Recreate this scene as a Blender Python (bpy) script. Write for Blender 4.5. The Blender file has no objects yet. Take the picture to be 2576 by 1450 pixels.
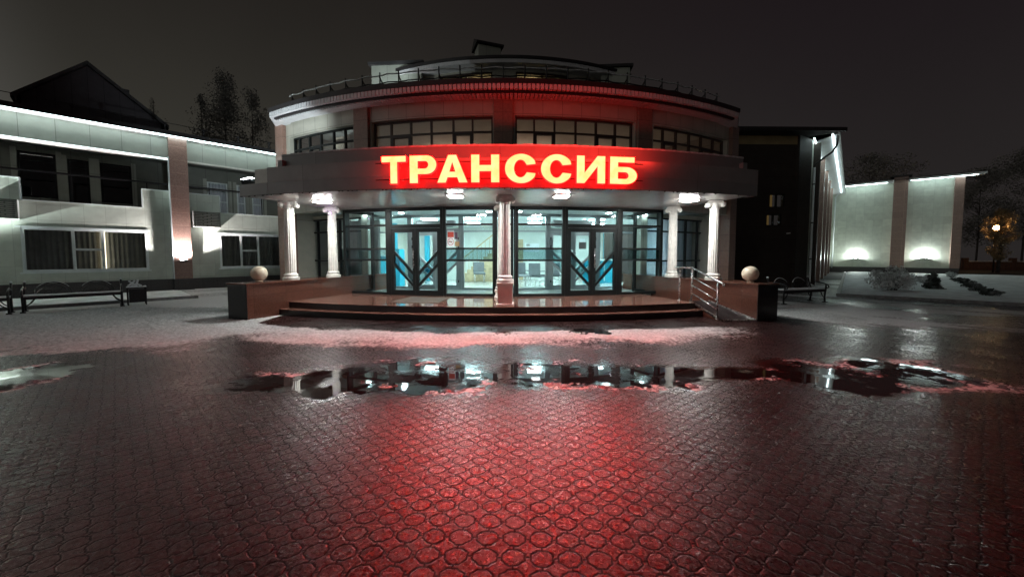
import bpy, math, random
import numpy as np
from mathutils import Vector, Matrix
random.seed(7); rng = np.random.RandomState(11)
S = bpy.context.scene
COL = S.collection
R_ = math.radians
# ---------------------------------------------------------------- camera model
H = 1.65; FPX = 930.0; PITCH = R_(3.26); PY = 693.0; PX = 1287.5
cp, sp = math.cos(PITCH), math.sin(PITCH)
def kz(v):                                    # height gained per metre of depth along picture row v
    y = (PY - v)/FPX
    return (y*cp - sp)/(cp + y*sp)
def zat(v, D): return H + D*kz(v)
def xs(u, v=600.0):                           # sideways metres per metre of depth
    y = (PY - v)/FPX
    return ((u - PX)/FPX)/(cp + y*sp)
def gnd(u, v, z=0.0):
    D = (z - H)/kz(v); return (xs(u, v)*D, D)
# ---------------------------------------------------------------- tagging
def tag(o, label=None, cat=None, group=None, kind=None):
    if label: o['label'] = label
    if cat: o['category'] = cat
    if group: o['group'] = group
    if kind: o['kind'] = kind
    return o
def empty(name, loc, rz=0.0, label=None, cat=None, group=None):
    o = bpy.data.objects.new(name, None); COL.objects.link(o)
    o.location = loc; o.rotation_euler = (0, 0, rz); o.empty_display_size = .2
    tag(o, label, cat, group)
    return o
def wmat(o):
    m = Matrix.Identity(4)
    while o is not None:
        m = Matrix.Translation(o.location) @ o.rotation_euler.to_matrix().to_4x4() @ m
        o = o.parent
    return m
class MB:
    def __init__(s): s.v = []; s.f = []
    def add(s, vs, fs):
        b = len(s.v); s.v += [tuple(p) for p in vs]; s.f += [tuple(i + b for i in f) for f in fs]
    def box(s, m, a0, a1, o0, o1, z0, z1, n=1):
        vs = []
        for i in range(n + 1):
            a = a0 + (a1 - a0)*i/n
            vs += [m(a, o0, z0), m(a, o1, z0), m(a, o1, z1), m(a, o0, z1)]
        fs = [(0, 1, 2, 3), tuple(4*n + i for i in (3, 2, 1, 0))]
        for i in range(n):
            for j in range(4):
                k = (j + 1) % 4
                fs.append((4*i + j, 4*i + 4 + j, 4*i + 4 + k, 4*i + k))
        s.add(vs, fs)
    def bar(s, p, q, w, h=None, up=(0, 0, 1)):
        h = h or w; p = Vector(p); q = Vector(q); d = (q - p).normalized(); upv = Vector(up)
        if abs(d.dot(upv)) > .99: upv = Vector((0, 1, 0))
        a = d.cross(upv).normalized()*w/2; b = a.normalized().cross(d).normalized()*h/2
        vs = [p - a - b, p + a - b, p + a + b, p - a + b, q - a - b, q + a - b, q + a + b, q - a + b]
        s.add(vs, [(3, 2, 1, 0), (4, 5, 6, 7), (0, 1, 5, 4), (1, 2, 6, 5), (2, 3, 7, 6), (3, 0, 4, 7)])
    def tube(s, pts, r, seg=8, closed=False, taper=None):
        pts = [Vector(p) for p in pts]; n = len(pts); vs = []; prev = None
        for i, p in enumerate(pts):
            if closed: d = pts[(i + 1) % n] - pts[i - 1]
            else: d = pts[min(i + 1, n - 1)] - pts[max(i - 1, 0)]
            d.normalize()
            if prev is None:
                ref = Vector((0, 0, 1)) if abs(d.z) < .9 else Vector((1, 0, 0))
                a = d.cross(ref).normalized()
            else: a = (prev - d*prev.dot(d)).normalized()
            prev = a; b = d.cross(a)
            rr = r if taper is None else r + (taper - r)*i/(n - 1)
            for k in range(seg):
                t = 2*math.pi*k/seg; vs.append(p + (a*math.cos(t) + b*math.sin(t))*rr)
        fs = []
        for i in range(n if closed else n - 1):
            j = (i + 1) % n
            for k in range(seg):
                l = (k + 1) % seg; fs.append((i*seg + k, i*seg + l, j*seg + l, j*seg + k))
        if not closed:
            fs.append(tuple(range(seg))[::-1]); fs.append(tuple((n - 1)*seg + k for k in range(seg)))
        s.add(vs, fs)
    def lathe(s, c, prof, seg=24, flute=0.0, nf=16):
        vs = []; fs = []
        for (r, z) in prof:
            for k in range(seg):
                t = 2*math.pi*k/seg
                rr = r*(1 - flute*(0.5 + 0.5*math.cos(nf*t))) if flute else r
                vs.append((c[0] + rr*math.cos(t), c[1] + rr*math.sin(t), c[2] + z))
        n = len(prof)
        for i in range(n - 1):
            for k in range(seg):
                l = (k + 1) % seg; fs.append((i*seg + k, i*seg + l, (i + 1)*seg + l, (i + 1)*seg + k))
        fs.append(tuple(range(seg))[::-1]); fs.append(tuple((n - 1)*seg + k for k in range(seg)))
        s.add(vs, fs)
    def prism(s, poly, m, o0, o1):            # poly in (a, z), extruded along o
        n = len(poly)
        vs = [m(a, o0, z) for a, z in poly] + [m(a, o1, z) for a, z in poly]
        fs = [tuple(range(n)), tuple(range(n, 2*n))[::-1]] + [(i, i + n, (i + 1) % n + n, (i + 1) % n) for i in range(n)]
        s.add(vs, fs)
    def slab(s, poly, z0, z1):
        n = len(poly)
        vs = [(x, y, z0) for x, y in poly] + [(x, y, z1) for x, y in poly]
        fs = [tuple(range(n))[::-1], tuple(range(n, 2*n))] + [(i, (i + 1) % n, (i + 1) % n + n, i + n) for i in range(n)]
        s.add(vs, fs)
    def wall(s, m, a0, a1, z0, z1, holes, depth, step=None, o=0.0):
        """sheet with real openings: front, back, reveals; o outwards"""
        A = {a0, a1}; Z = {z0, z1}
        for h in holes:
            A |= {max(a0, min(a1, h[0])), max(a0, min(a1, h[1]))}; Z |= {max(z0, h[2]), min(z1, h[3])}
        if step:
            n = max(1, int(math.ceil(abs(a1 - a0)/step)))
            base = sorted(A)
            for i in range(1, n):
                a = a0 + (a1 - a0)*i/n
                if min(abs(a - b) for b in base) > step*.12: A.add(a)
        A = sorted(A); Z = sorted(Z)
        def hole(i, j):
            if i < 0 or j < 0 or i >= len(A) - 1 or j >= len(Z) - 1: return True
            a = (A[i] + A[i + 1])/2; z = (Z[j] + Z[j + 1])/2
            return any(h[0] < a < h[1] and h[2] < z < h[3] for h in holes)
        for i in range(len(A) - 1):
            for j in range(len(Z) - 1):
                if hole(i, j): continue
                a, b, c, d = A[i], A[i + 1], Z[j], Z[j + 1]; q = o - depth
                s.add([m(a, o, c), m(b, o, c), m(b, o, d), m(a, o, d)], [(0, 1, 2, 3)])
                s.add([m(a, q, c), m(b, q, c), m(b, q, d), m(a, q, d)], [(3, 2, 1, 0)])
                if hole(i - 1, j): s.add([m(a, o, c), m(a, o, d), m(a, q, d), m(a, q, c)], [(0, 1, 2, 3)])
                if hole(i + 1, j): s.add([m(b, o, c), m(b, q, c), m(b, q, d), m(b, o, d)], [(0, 1, 2, 3)])
                if hole(i, j - 1): s.add([m(a, o, c), m(a, q, c), m(b, q, c), m(b, o, c)], [(0, 1, 2, 3)])
                if hole(i, j + 1): s.add([m(a, o, d), m(b, o, d), m(b, q, d), m(a, q, d)], [(0, 1, 2, 3)])
    def build(s, name, mat, parent=None, smooth=False, loc=None, label=None):
        me = bpy.data.meshes.new(name)
        if parent is not None: inv = wmat(parent).inverted()
        elif loc is not None: inv = Matrix.Translation(-Vector(loc))
        else: inv = Matrix.Identity(4)
        vs = np.array(s.v, dtype=float).reshape(-1, 3)
        M = np.array(inv); vs = vs @ M[:3, :3].T + M[:3, 3]
        me.from_pydata(vs.tolist(), [], s.f); me.update()
        if smooth:
            me.polygons.foreach_set('use_smooth', [True]*len(me.polygons))
        ob = bpy.data.objects.new(name, me); COL.objects.link(ob)
        if parent is not None: ob.parent = parent
        if loc is not None: ob.location = loc
        me.materials.append(mat)
        if label: ob['label'] = label
        return ob
def sharp(ob, deg=40):
    me = ob.data
    me.polygons.foreach_set('use_smooth', [True]*len(me.polygons))
    try: me.set_sharp_from_angle(angle=R_(deg))
    except Exception: pass
    return ob
def bevel(ob, w=.012, seg=2):
    m = ob.modifiers.new('edge', 'BEVEL'); m.width = w; m.segments = seg; m.limit_method = 'ANGLE'; return ob
# ---------------------------------------------------------------- frames
def frame(ox, oy, dx, dy):
    """a runs along (dx,dy); o runs outwards to its right (towards the viewer)"""
    l = math.hypot(dx, dy); dx /= l; dy /= l
    def m(a, o, z): return (ox + dx*a + dy*o, oy + dy*a - dx*o, z)
    m.o = (ox, oy); m.d = (dx, dy); m.ang = math.atan2(dy, dx)
    return m
def hit(m, u, o=0.0, v=600.0):                # a-coordinate where picture column u meets the plane at offset o
    x0, y0, _ = m(0, o, 0); dx, dy = m.d; t = xs(u, v)
    a = (t*y0 - x0)/(dx - t*dy); return a
def dep(m, a, o=0.0): return m(a, o, 0)[1]
CX, CY = -0.28, 27.1
def arc(R):                                    # a = angle (rad), o outwards
    def m(a, o, z): return (CX + (R + o)*math.sin(a), CY - (R + o)*math.cos(a), z)
    return m
def phi(u, R, v=600.0):
    t = xs(u, v)
    # (t*D-CX)^2+(D-CY)^2=R^2
    A = t*t + 1; B = -2*(t*CX + CY); C = CX*CX + CY*CY - R*R
    disc = B*B - 4*A*C
    D = (-B - math.sqrt(disc))/(2*A) if disc > 0 else -B/(2*A)
    return math.atan2(t*D - CX, CY - D)
def chord(R, p0, p1, o=0.0):
    x0, y0, _ = arc(R + o)(p0, 0, 0); x1, y1, _ = arc(R + o)(p1, 0, 0)
    m = frame(x0, y0, x1 - x0, y1 - y0); m.L = math.hypot(x1 - x0, y1 - y0); return m
# ---------------------------------------------------------------- materials
def newmat(name):
    m = bpy.data.materials.new(name); m.use_nodes = True
    nt = m.node_tree; nt.nodes.clear()
    out = nt.nodes.new('ShaderNodeOutputMaterial'); return m, nt, out
def N(nt, t, **kw):
    n = nt.nodes.new(t)
    for k, v in kw.items():
        if k in n.inputs.keys() if isinstance(k, str) else False: n.inputs[k].default_value = v
        else: setattr(n, k, v)
    return n
def L(nt, a, b): nt.links.new(a, b)
def math_(nt, op, a, b=None, c=None, clamp=False):
    n = nt.nodes.new('ShaderNodeMath'); n.operation = op; n.use_clamp = clamp
    for i, x in enumerate((a, b, c)):
        if x is None: continue
        if isinstance(x, (int, float)): n.inputs[i].default_value = x
        else: nt.links.new(x, n.inputs[i])
    return n.outputs[0]
def mixc(nt, f, a, b):
    n = nt.nodes.new('ShaderNodeMix'); n.data_type = 'RGBA'
    for s_, x in ((n.inputs[0], f), (n.inputs[6], a), (n.inputs[7], b)):
        if isinstance(x, (int, float)): s_.default_value = x
        elif isinstance(x, tuple): s_.default_value = (*x, 1)
        else: nt.links.new(x, s_)
    return n.outputs[2]
def noise(nt, vec, scale, detail=4, rough=.55, out='Fac'):
    n = nt.nodes.new('ShaderNodeTexNoise'); n.inputs['Scale'].default_value = scale
    n.inputs['Detail'].default_value = detail; n.inputs['Roughness'].default_value = rough
    if vec is not None: nt.links.new(vec, n.inputs['Vector'])
    return n.outputs[out]
def ramp(nt, x, lo, hi):
    n = nt.nodes.new('ShaderNodeMapRange'); n.inputs[1].default_value = lo; n.inputs[2].default_value = hi
    n.interpolation_type = 'SMOOTHSTEP'; nt.links.new(x, n.inputs[0]); return n.outputs[0]
def mat(name, col, rough=.5, metal=0.0, var=.12, vs=3.0, bump=.0, bs=20.0, spec=.5, coat=0.0, joints=None, curved=None, jcol=.45, rvar=0.1):
    m, nt, out = newmat(name)
    tc = nt.nodes.new('ShaderNodeTexCoord'); b = nt.nodes.new('ShaderNodeBsdfPrincipled')
    obj = tc.outputs['Object']
    nz = noise(nt, obj, vs, 5); f = ramp(nt, nz, .3, .7)
    dark = tuple(c*(1 - var) for c in col); lite = tuple(min(1, c*(1 + var)) for c in col)
    c = mixc(nt, f, dark, lite)
    h = None
    if joints:
        sep = nt.nodes.new('ShaderNodeSeparateXYZ'); L(nt, obj, sep.inputs[0])
        cmb = nt.nodes.new('ShaderNodeCombineXYZ')
        if curved:
            at = math_(nt, 'ARCTAN2', sep.outputs[0], math_(nt, 'MULTIPLY', sep.outputs[1], -1.0))
            L(nt, math_(nt, 'MULTIPLY', at, curved), cmb.inputs[0])
        else:
            L(nt, math_(nt, 'ADD', sep.outputs[0], sep.outputs[1]), cmb.inputs[0])
        L(nt, sep.outputs[2], cmb.inputs[1])
        br = nt.nodes.new('ShaderNodeTexBrick'); br.offset = 0.0
        br.inputs['Scale'].default_value = 1; br.inputs['Brick Width'].default_value = joints[0]
        br.inputs['Row Height'].default_value = joints[1]; br.inputs['Mortar Size'].default_value = joints[2]
        br.inputs['Mortar Smooth'].default_value = .1; br.inputs['Bias'].default_value = 0
        br.inputs['Color1'].default_value = (.90, .90, .90, 1); br.inputs['Color2'].default_value = (1.05, 1.05, 1.05, 1)
        br.inputs['Mortar'].default_value = (jcol, jcol, jcol, 1)
        L(nt, cmb.outputs[0], br.inputs['Vector'])
        mm = nt.nodes.new('ShaderNodeMix'); mm.data_type = 'RGBA'; mm.blend_type = 'MULTIPLY'; mm.inputs[0].default_value = 1
        L(nt, c, mm.inputs[6]); L(nt, br.outputs['Color'], mm.inputs[7]); c = mm.outputs[2]
        h = math_(nt, 'SUBTRACT', 1.0, br.outputs['Fac'])
    L(nt, c, b.inputs['Base Color'])
    rr = math_(nt, 'ADD', math_(nt, 'MULTIPLY', math_(nt, 'SUBTRACT', noise(nt, obj, vs*2.3, 3), .5), rvar*2), rough, clamp=True)
    L(nt, rr, b.inputs['Roughness']); b.inputs['Metallic'].default_value = metal
    b.inputs['Specular IOR Level'].default_value = spec
    if coat: b.inputs['Coat Weight'].default_value = coat; b.inputs['Coat Roughness'].default_value = .08
    if bump or h is not None:
        bp = nt.nodes.new('ShaderNodeBump'); bp.inputs['Strength'].default_value = max(bump, .25 if h is not None else 0)
        bp.inputs['Distance'].default_value = .01
        nb = noise(nt, obj, bs, 5)
        if h is not None: nb = math_(nt, 'ADD', math_(nt, 'MULTIPLY', nb, bump), h)
        L(nt, nb, bp.inputs['Height']); L(nt, bp.outputs[0], b.inputs['Normal'])
    L(nt, b.outputs[0], out.inputs[0]); return m
def emit(name, col, strength):
    m, nt, out = newmat(name); e = nt.nodes.new('ShaderNodeEmission')
    e.inputs[0].default_value = (*col, 1); e.inputs[1].default_value = strength
    L(nt, e.outputs[0], out.inputs[0]); return m
def glass(name, tint=(.9, .95, .95), ior=1.5, rough=0.0, boost=1.0):
    m, nt, out = newmat(name)
    t = nt.nodes.new('ShaderNodeBsdfTransparent'); t.inputs[0].default_value = (*tint, 1)
    g = nt.nodes.new('ShaderNodeBsdfGlossy'); g.inputs['Roughness'].default_value = rough; g.inputs[0].default_value = (.95, .97, 1, 1)
    fr = nt.nodes.new('ShaderNodeFresnel'); fr.inputs[0].default_value = ior
    mx = nt.nodes.new('ShaderNodeMixShader')
    L(nt, math_(nt, 'MULTIPLY', fr.outputs[0], boost, clamp=True), mx.inputs[0])
    L(nt, t.outputs[0], mx.inputs[1]); L(nt, g.outputs[0], mx.inputs[2]); L(nt, mx.outputs[0], out.inputs[0]); return m
M = {}
M['panel_c'] = mat('cream_panel_curved', (.42, .41, .35), .35, joints=(.62, 3.0, .008), curved=15.4, var=.06)
M['panel'] = mat('grey_green_panel', (.36, .38, .33), .38, joints=(.9, 2.6, .008), var=.06)
M['panel_low'] = mat('grey_green_stone', (.54, .59, .52), .4, joints=(.6, .6, .006), var=.07, jcol=.7)
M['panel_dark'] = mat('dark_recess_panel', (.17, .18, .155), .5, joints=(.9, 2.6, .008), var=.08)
M['tile'] = mat('pale_stone_tile', (.60, .64, .55), .3, joints=(.6, .6, .008), var=.07, jcol=.8)
M['plinth'] = mat('dark_plinth_granite', (.055, .05, .05), .45, var=.3, vs=30, joints=(.6, 1.0, .006))
M['pink'] = mat('brown_pink_stone', (.30, .19, .155), .28, joints=(.9, .6, .008), var=.1, vs=14, jcol=1.5)
M['pink_c'] = mat('brown_pink_stone_curved', (.27, .165, .13), .3, joints=(3, .6, .006), curved=15.4, var=.1, vs=14)
M['fascia1'] = mat('grey_fascia_band', (.26, .26, .26), .4, joints=(2.4, 5, .005), curved=18.7, var=.06)
M['fascia2'] = mat('paler_fascia_band', (.30, .285, .28), .4, joints=(2.4, 5, .005), curved=18.7, var=.06)
M['soffit'] = mat('white_soffit', (.62, .60, .58), .22, joints=(1.2, 5, .004), curved=17.5, var=.04, jcol=.8)
M['white'] = mat('white_painted_plaster', (.72, .69, .64), .45, var=.06, vs=8, bump=.05)
M['column'] = mat('white_column_plaster', (.62, .61, .57), .4, var=.08, vs=9, bump=.08)
M['ribs'] = mat('white_ribbed_metal', (.6, .6, .62), .4, var=.06)
M['gutter'] = mat('black_gutter', (.02, .018, .02), .5)
M['roof'] = mat('dark_roof', (.035, .033, .035), .75, var=.4, vs=2, bump=.3)
M['roofsnow'] = mat('roof_with_thin_snow', (.09, .09, .095), .8, var=.7, vs=2.5, bump=.4)
M['frame'] = mat('dark_aluminium', (.008, .010, .010), .45, var=.1, spec=.3)
M['glass_t'] = glass('tinted_glass', (.34, .47, .50), 1.5)
M['frame_r'] = mat('dark_brown_window_frame', (.045, .03, .028), .4, var=.1)
M['grey_frame'] = mat('grey_aluminium', (.36, .38, .39), .35, metal=.3, var=.05)
M['white_frame'] = mat('white_window_frame', (.72, .78, .78), .35, var=.05)
M['granite'] = mat('red_brown_granite', (.11, .046, .032), .16, var=.35, vs=60, bump=.03, bs=60, joints=(.9, .6, .004), rvar=.05)
M['granite_c'] = mat('red_brown_floor_granite', (.20, .10, .075), .07, var=.3, vs=50, joints=(.8, .8, .004), rvar=.04)
M['black'] = mat('black_granite', (.012, .011, .012), .3, var=.4, vs=50)
M['ball'] = mat('cream_polished_stone', (.62, .56, .43), .22, var=.09, vs=30, spec=.6)
M['steel'] = mat('brushed_steel', (.55, .54, .53), .28, metal=1.0, var=.1, vs=8)
M['iron'] = mat('black_cast_iron', (.02, .018, .02), .4, metal=.3, var=.3, vs=20, bump=.2)
M['snow'] = mat('snow', (.72, .74, .76), .65, var=.06, vs=6, bump=.7, bs=30)
def slushmat():
    m, nt, out = newmat('wet_slush'); b = nt.nodes.new('ShaderNodeBsdfPrincipled'); tc = nt.nodes.new('ShaderNodeTexCoord'); pos = tc.outputs['Object']
    sep = nt.nodes.new('ShaderNodeSeparateXYZ'); L(nt, pos, sep.inputs[0])
    dry = ramp(nt, math_(nt, 'ADD', sep.outputs[1], math_(nt, 'MULTIPLY', noise(nt, pos, 2, 3), .8)), 5.9, 6.9)
    f = ramp(nt, noise(nt, pos, 22, 5, .7), .32, .68)
    L(nt, mixc(nt, dry, mixc(nt, f, (.03, .03, .032), (.17, .18, .19)), mixc(nt, f, (.30, .31, .30), (.62, .64, .64))), b.inputs['Base Color'])
    L(nt, math_(nt, 'ADD', math_(nt, 'MULTIPLY', dry, .5), math_(nt, 'ADD', .10, math_(nt, 'MULTIPLY', f, .1))), b.inputs['Roughness'])
    b.inputs['Specular IOR Level'].default_value = .7
    bp = nt.nodes.new('ShaderNodeBump'); bp.inputs['Strength'].default_value = 1.0; bp.inputs['Distance'].default_value = .012
    L(nt, noise(nt, pos, 40, 6, .7), bp.inputs['Height']); L(nt, bp.outputs[0], b.inputs['Normal'])
    L(nt, b.outputs[0], out.inputs[0]); return m
M['slush'] = slushmat()
M['snow_soft'] = mat('thin_snow', (.6, .62, .63), .7, var=.25, vs=9, bump=.7, bs=30)
M['glass'] = glass('clear_glass', (.88, .95, .95), 1.55)
M['glass_d'] = glass('window_glass', (.8, .82, .82), 1.6, boost=1.3)
M['curtain'] = mat('grey_curtain', (.34, .35, .34), .9, var=.1, vs=4)
M['lace'] = mat('cream_lace_curtain', (.55, .48, .38), .9, var=.15, vs=10)
M['white_curtain'] = mat('white_vertical_blind', (.75, .78, .85), .8, var=.05)
def blindmat():
    m, nt, out = newmat('white_translucent_blind'); d = nt.nodes.new('ShaderNodeBsdfDiffuse'); t = nt.nodes.new('ShaderNodeBsdfTranslucent'); x = nt.nodes.new('ShaderNodeMixShader')
    d.inputs[0].default_value = (.7, .73, .8, 1); t.inputs[0].default_value = (.75, .78, .85, 1); x.inputs[0].default_value = .6
    L(nt, d.outputs[0], x.inputs[1]); L(nt, t.outputs[0], x.inputs[2]); L(nt, x.outputs[0], out.inputs[0]); return m
M['blind'] = blindmat()
M['inwall'] = mat('cream_lobby_wall', (.64, .68, .64), .7, var=.04)
M['inceil'] = mat('white_lobby_ceiling', (.7, .72, .72), .6, var=.03)
M['infloor'] = mat('pale_lobby_tile', (.5, .52, .5), .15, var=.08, joints=(.6, .6, .006))
M['cyan'] = mat('turquoise_laminate', (.01, .33, .46), .35, var=.04)
M['dark_in'] = mat('dark_room', (.05, .05, .05), .8)
M['wood'] = mat('pale_wood', (.46, .36, .22), .5, var=.2, vs=6)
M['chair'] = mat('grey_chair_fabric', (.16, .17, .18), .8, var=.1)
M['bark'] = mat('dark_bark', (.06, .05, .045), .9, var=.3, bump=.6)
M['led'] = emit('white_led_strip', (.78, 1.0, 1.0), 4.2)
M['led_far'] = emit('white_led_strip_far', (.78, 1.0, 1.0), 7.0)
M['led_dim'] = emit('white_led_strip_ledge', (.78, .98, 1.0), 1.6)
M['lamp'] = emit('lamp_panel', (.97, .98, .95), 118.0)
M['ceil_lamp'] = emit('ceiling_lamp_panel', (.74, .98, 1.0), 34.0)
M['ceil_warm'] = emit('warm_ceiling_lamp', (1.0, .60, .42), 2.3)
M['sconce'] = emit('uplight_lens', (1.0, .93, .95), 45.0)
M['sodium'] = emit('orange_street_lamp', (1.0, .62, .28), 45.0)
M['sign_face'] = emit('red_sign_face', (1.0, .036, .0125), 20.0)
M['sign_side'] = emit('red_sign_side', (1.0, .004, .004), 4.5)
def sign_face():
    m, nt, out = newmat('red_sign_face'); e = nt.nodes.new('ShaderNodeEmission')
    tc = nt.nodes.new('ShaderNodeTexCoord')
    f = ramp(nt, noise(nt, tc.outputs['Object'], 5, 3), .3, .7)
    c = mixc(nt, f, (1.0, .0080, .0026), (1.0, .0099, .0041))
    L(nt, c, e.inputs[0]); e.inputs[1].default_value = 46.0; L(nt, e.outputs[0], out.inputs[0]); return m
M['sign_face'] = sign_face()
# ---------------------------------------------------------------- numpy noise
def vnoise(x, y, seed=0):
    xi = np.floor(x).astype(np.int64); yi = np.floor(y).astype(np.int64)
    xf = x - xi; yf = y - yi; xf = xf*xf*(3 - 2*xf); yf = yf*yf*(3 - 2*yf)
    def h(a, b):
        n = (a*374761393 + b*668265263 + seed*1442695041) & 0x7fffffff
        n = ((n ^ (n >> 13))*1274126177) & 0x7fffffff
        return ((n ^ (n >> 16)) & 0xffff)/65535.0
    return (h(xi, yi)*(1 - xf) + h(xi + 1, yi)*xf)*(1 - yf) + (h(xi, yi + 1)*(1 - xf) + h(xi + 1, yi + 1)*xf)*yf
def fbm(x, y, sc, oct_=4, seed=0):
    t = 0; a = 1; w = 0
    for i in range(oct_):
        t = t + a*vnoise(x*sc + 31.7*i, y*sc - 17.3*i, seed + i); w += a; a *= .55; sc *= 2.03
    return t/w
def sst(x, a, b):
    t = np.clip((x - a)/(b - a), 0, 1); return t*t*(3 - 2*t)
# ================================================================= GROUND
WL = frame(-14.4, 18.9, 850, 930)             # left wing: a along facade, o outwards
dB = (850/1260., 930/1260.)
def puddle_mask(x, y):
    wob = (fbm(x, y, .9, 4, 5) - .5)
    wf = (fbm(x, y, 5, 3, 9) - .5)
    m = np.full(x.shape, -1.0)
    def ell(u0, u1, v0, v1, k=1.0):
        (xa, _), (xb, _) = gnd(u0, (v0 + v1)/2), gnd(u1, (v0 + v1)/2)
        ya = gnd(1287, v1)[1]; yb = gnd(1287, v0)[1]
        cx, cy = (xa + xb)/2, (ya + yb)/2
        d = 1 - np.sqrt(((x - cx)/((xb - xa)/2))**2 + ((y - cy)/((yb - ya)/2))**2)
        return d*k
    for e in ((680, 1010, 918, 1003), (860, 1330, 905, 1003), (1200, 1560, 903, 985), (1330, 1720, 915, 975),
              (1400, 1800, 920, 965), (1960, 2250, 903, 985), (2150, 2400, 905, 975), (-120, 100, 915, 1005), (560, 760, 935, 985),
              (1180, 1340, 832, 846), (1430, 1540, 826, 842), (1700, 2020, 925, 955)):
        m = np.maximum(m, ell(*e))
    wh_ = (fbm(x, y, 13, 3, 15) - .5)
    return m*1.0 + wob*1.3 + wf*.8 + wh_*.25 - .14
def snow_mask(x, y):
    r = np.hypot(x - CX, y - CY)
    n1 = fbm(x, y, .55, 4, 21) - .5; n2 = fbm(x, y, 3.0, 4, 25) - .5
    # band in front of the steps, hard ridge on the step side
    rr = r + n1*.7 + n2*.25
    band = sst(rr, 19.12, 19.45)*(1 - sst(rr, 19.6, 21.4))*(.62 + .6*sst(fbm(x*.5, y, 1.4, 3, 91), .4, .62))
    band *= 1 - sst(x + n1*2, 2.2, 6.2)*.95
    band *= sst(x, -30, -12)*.35 + .65
    ridge = np.exp(-((rr - 19.55)/.3)**2)*(1 - sst(x + n1, 1.8, 4.6))*sst(x, -7.5, -5)
    # left court: long drifted streaks along the wing
    a = (x + 14.4)*dB[0] + (y - 18.9)*dB[1]; o = (x + 14.4)*dB[1] - (y - 18.9)*dB[0]
    st = fbm(a*.25, o*1.1, 1.0, 4, 33)
    left = sst(-x + n1*2, 4.4, 7.0)*sst(y + n1, 5.2, 7.0)*(.50 + 1.0*sst(st, .36, .6))
    left *= np.where(y > 9.3, 1.0, .95)
    # right court: thin, patchy
    st2 = fbm(a*.9, o*.35, 1.0, 4, 44)
    right = sst(x, 5.6, 8)*sst(y, 6.0, 9.0)*(.38 + .75*sst(st2, .42, .66))
    # slush at the puddles
    pm = puddle_mask(x, y)
    rim = np.exp(-((pm - .10)/.42)**2)*sst(fbm(x, y, 1.5, 4, 51), .50, .60)*(.45 + .8*fbm(x, y, 16, 3, 53))*sst(y, 4.0, 4.5)*(1 - sst(y, 5.9, 6.4))
    rs = sst(x, 3.9, 4.6)*(1 - sst(x, 6.4, 7.2))*sst(y, 4.2, 4.5)*(1 - sst(y, 5.6, 6.0))*.7*sst(fbm(x, y, 2.5, 3, 57), .45, .65)
    m = np.maximum.reduce([band*1.0, ridge, left*1.2, right, rim, rs])
    m = m*(1 - .9*sst(-pm*-1, .0, .12)*(fbm(x, y, 3, 3, 61) > .5))
    # bare strip right before the steps
    m = m*np.where((r < 19.15) & (x > -6.2) & (x < 6), .12, 1)
    return np.clip(m, 0, 1)
def grid_mesh(name, x0, x1, nx, y0, y1, ny, zf, mat_, attrs=None, cull=None, kind='structure', smooth=True, full=False):
    X = np.linspace(x0, x1, nx); Y = y0 + (y1 - y0)*np.linspace(0, 1, ny)
    gx, gy = np.meshgrid(X, Y); z = zf(gx, gy)
    idx = np.arange(nx*ny).reshape(ny, nx)
    q = np.stack([idx[:-1, :-1], idx[:-1, 1:], idx[1:, 1:], idx[1:, :-1]], -1).reshape(-1, 4)
    if cull is not None:
        keep = ((z.reshape(-1)[q].min(1) if full else z.reshape(-1)[q].max(1)) > cull); q = q[keep]
    used, inv = np.unique(q, return_inverse=True); q = inv.reshape(-1, 4)
    P = np.stack([gx.ravel(), gy.ravel(), z.ravel()], -1)[used]
    me = bpy.data.meshes.new(name); me.from_pydata(P.tolist(), [], q.tolist()); me.update()
    if smooth: me.polygons.foreach_set('use_smooth', [True]*len(me.polygons))
    if attrs:
        for an, af in attrs.items():
            at = me.attributes.new(an, 'FLOAT', 'POINT'); at.data.foreach_set('value', af(P[:, 0], P[:, 1]).astype(np.float32))
    ob = bpy.data.objects.new(name, me); COL.objects.link(ob); me.materials.append(mat_)
    ob['kind'] = kind; return ob
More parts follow.
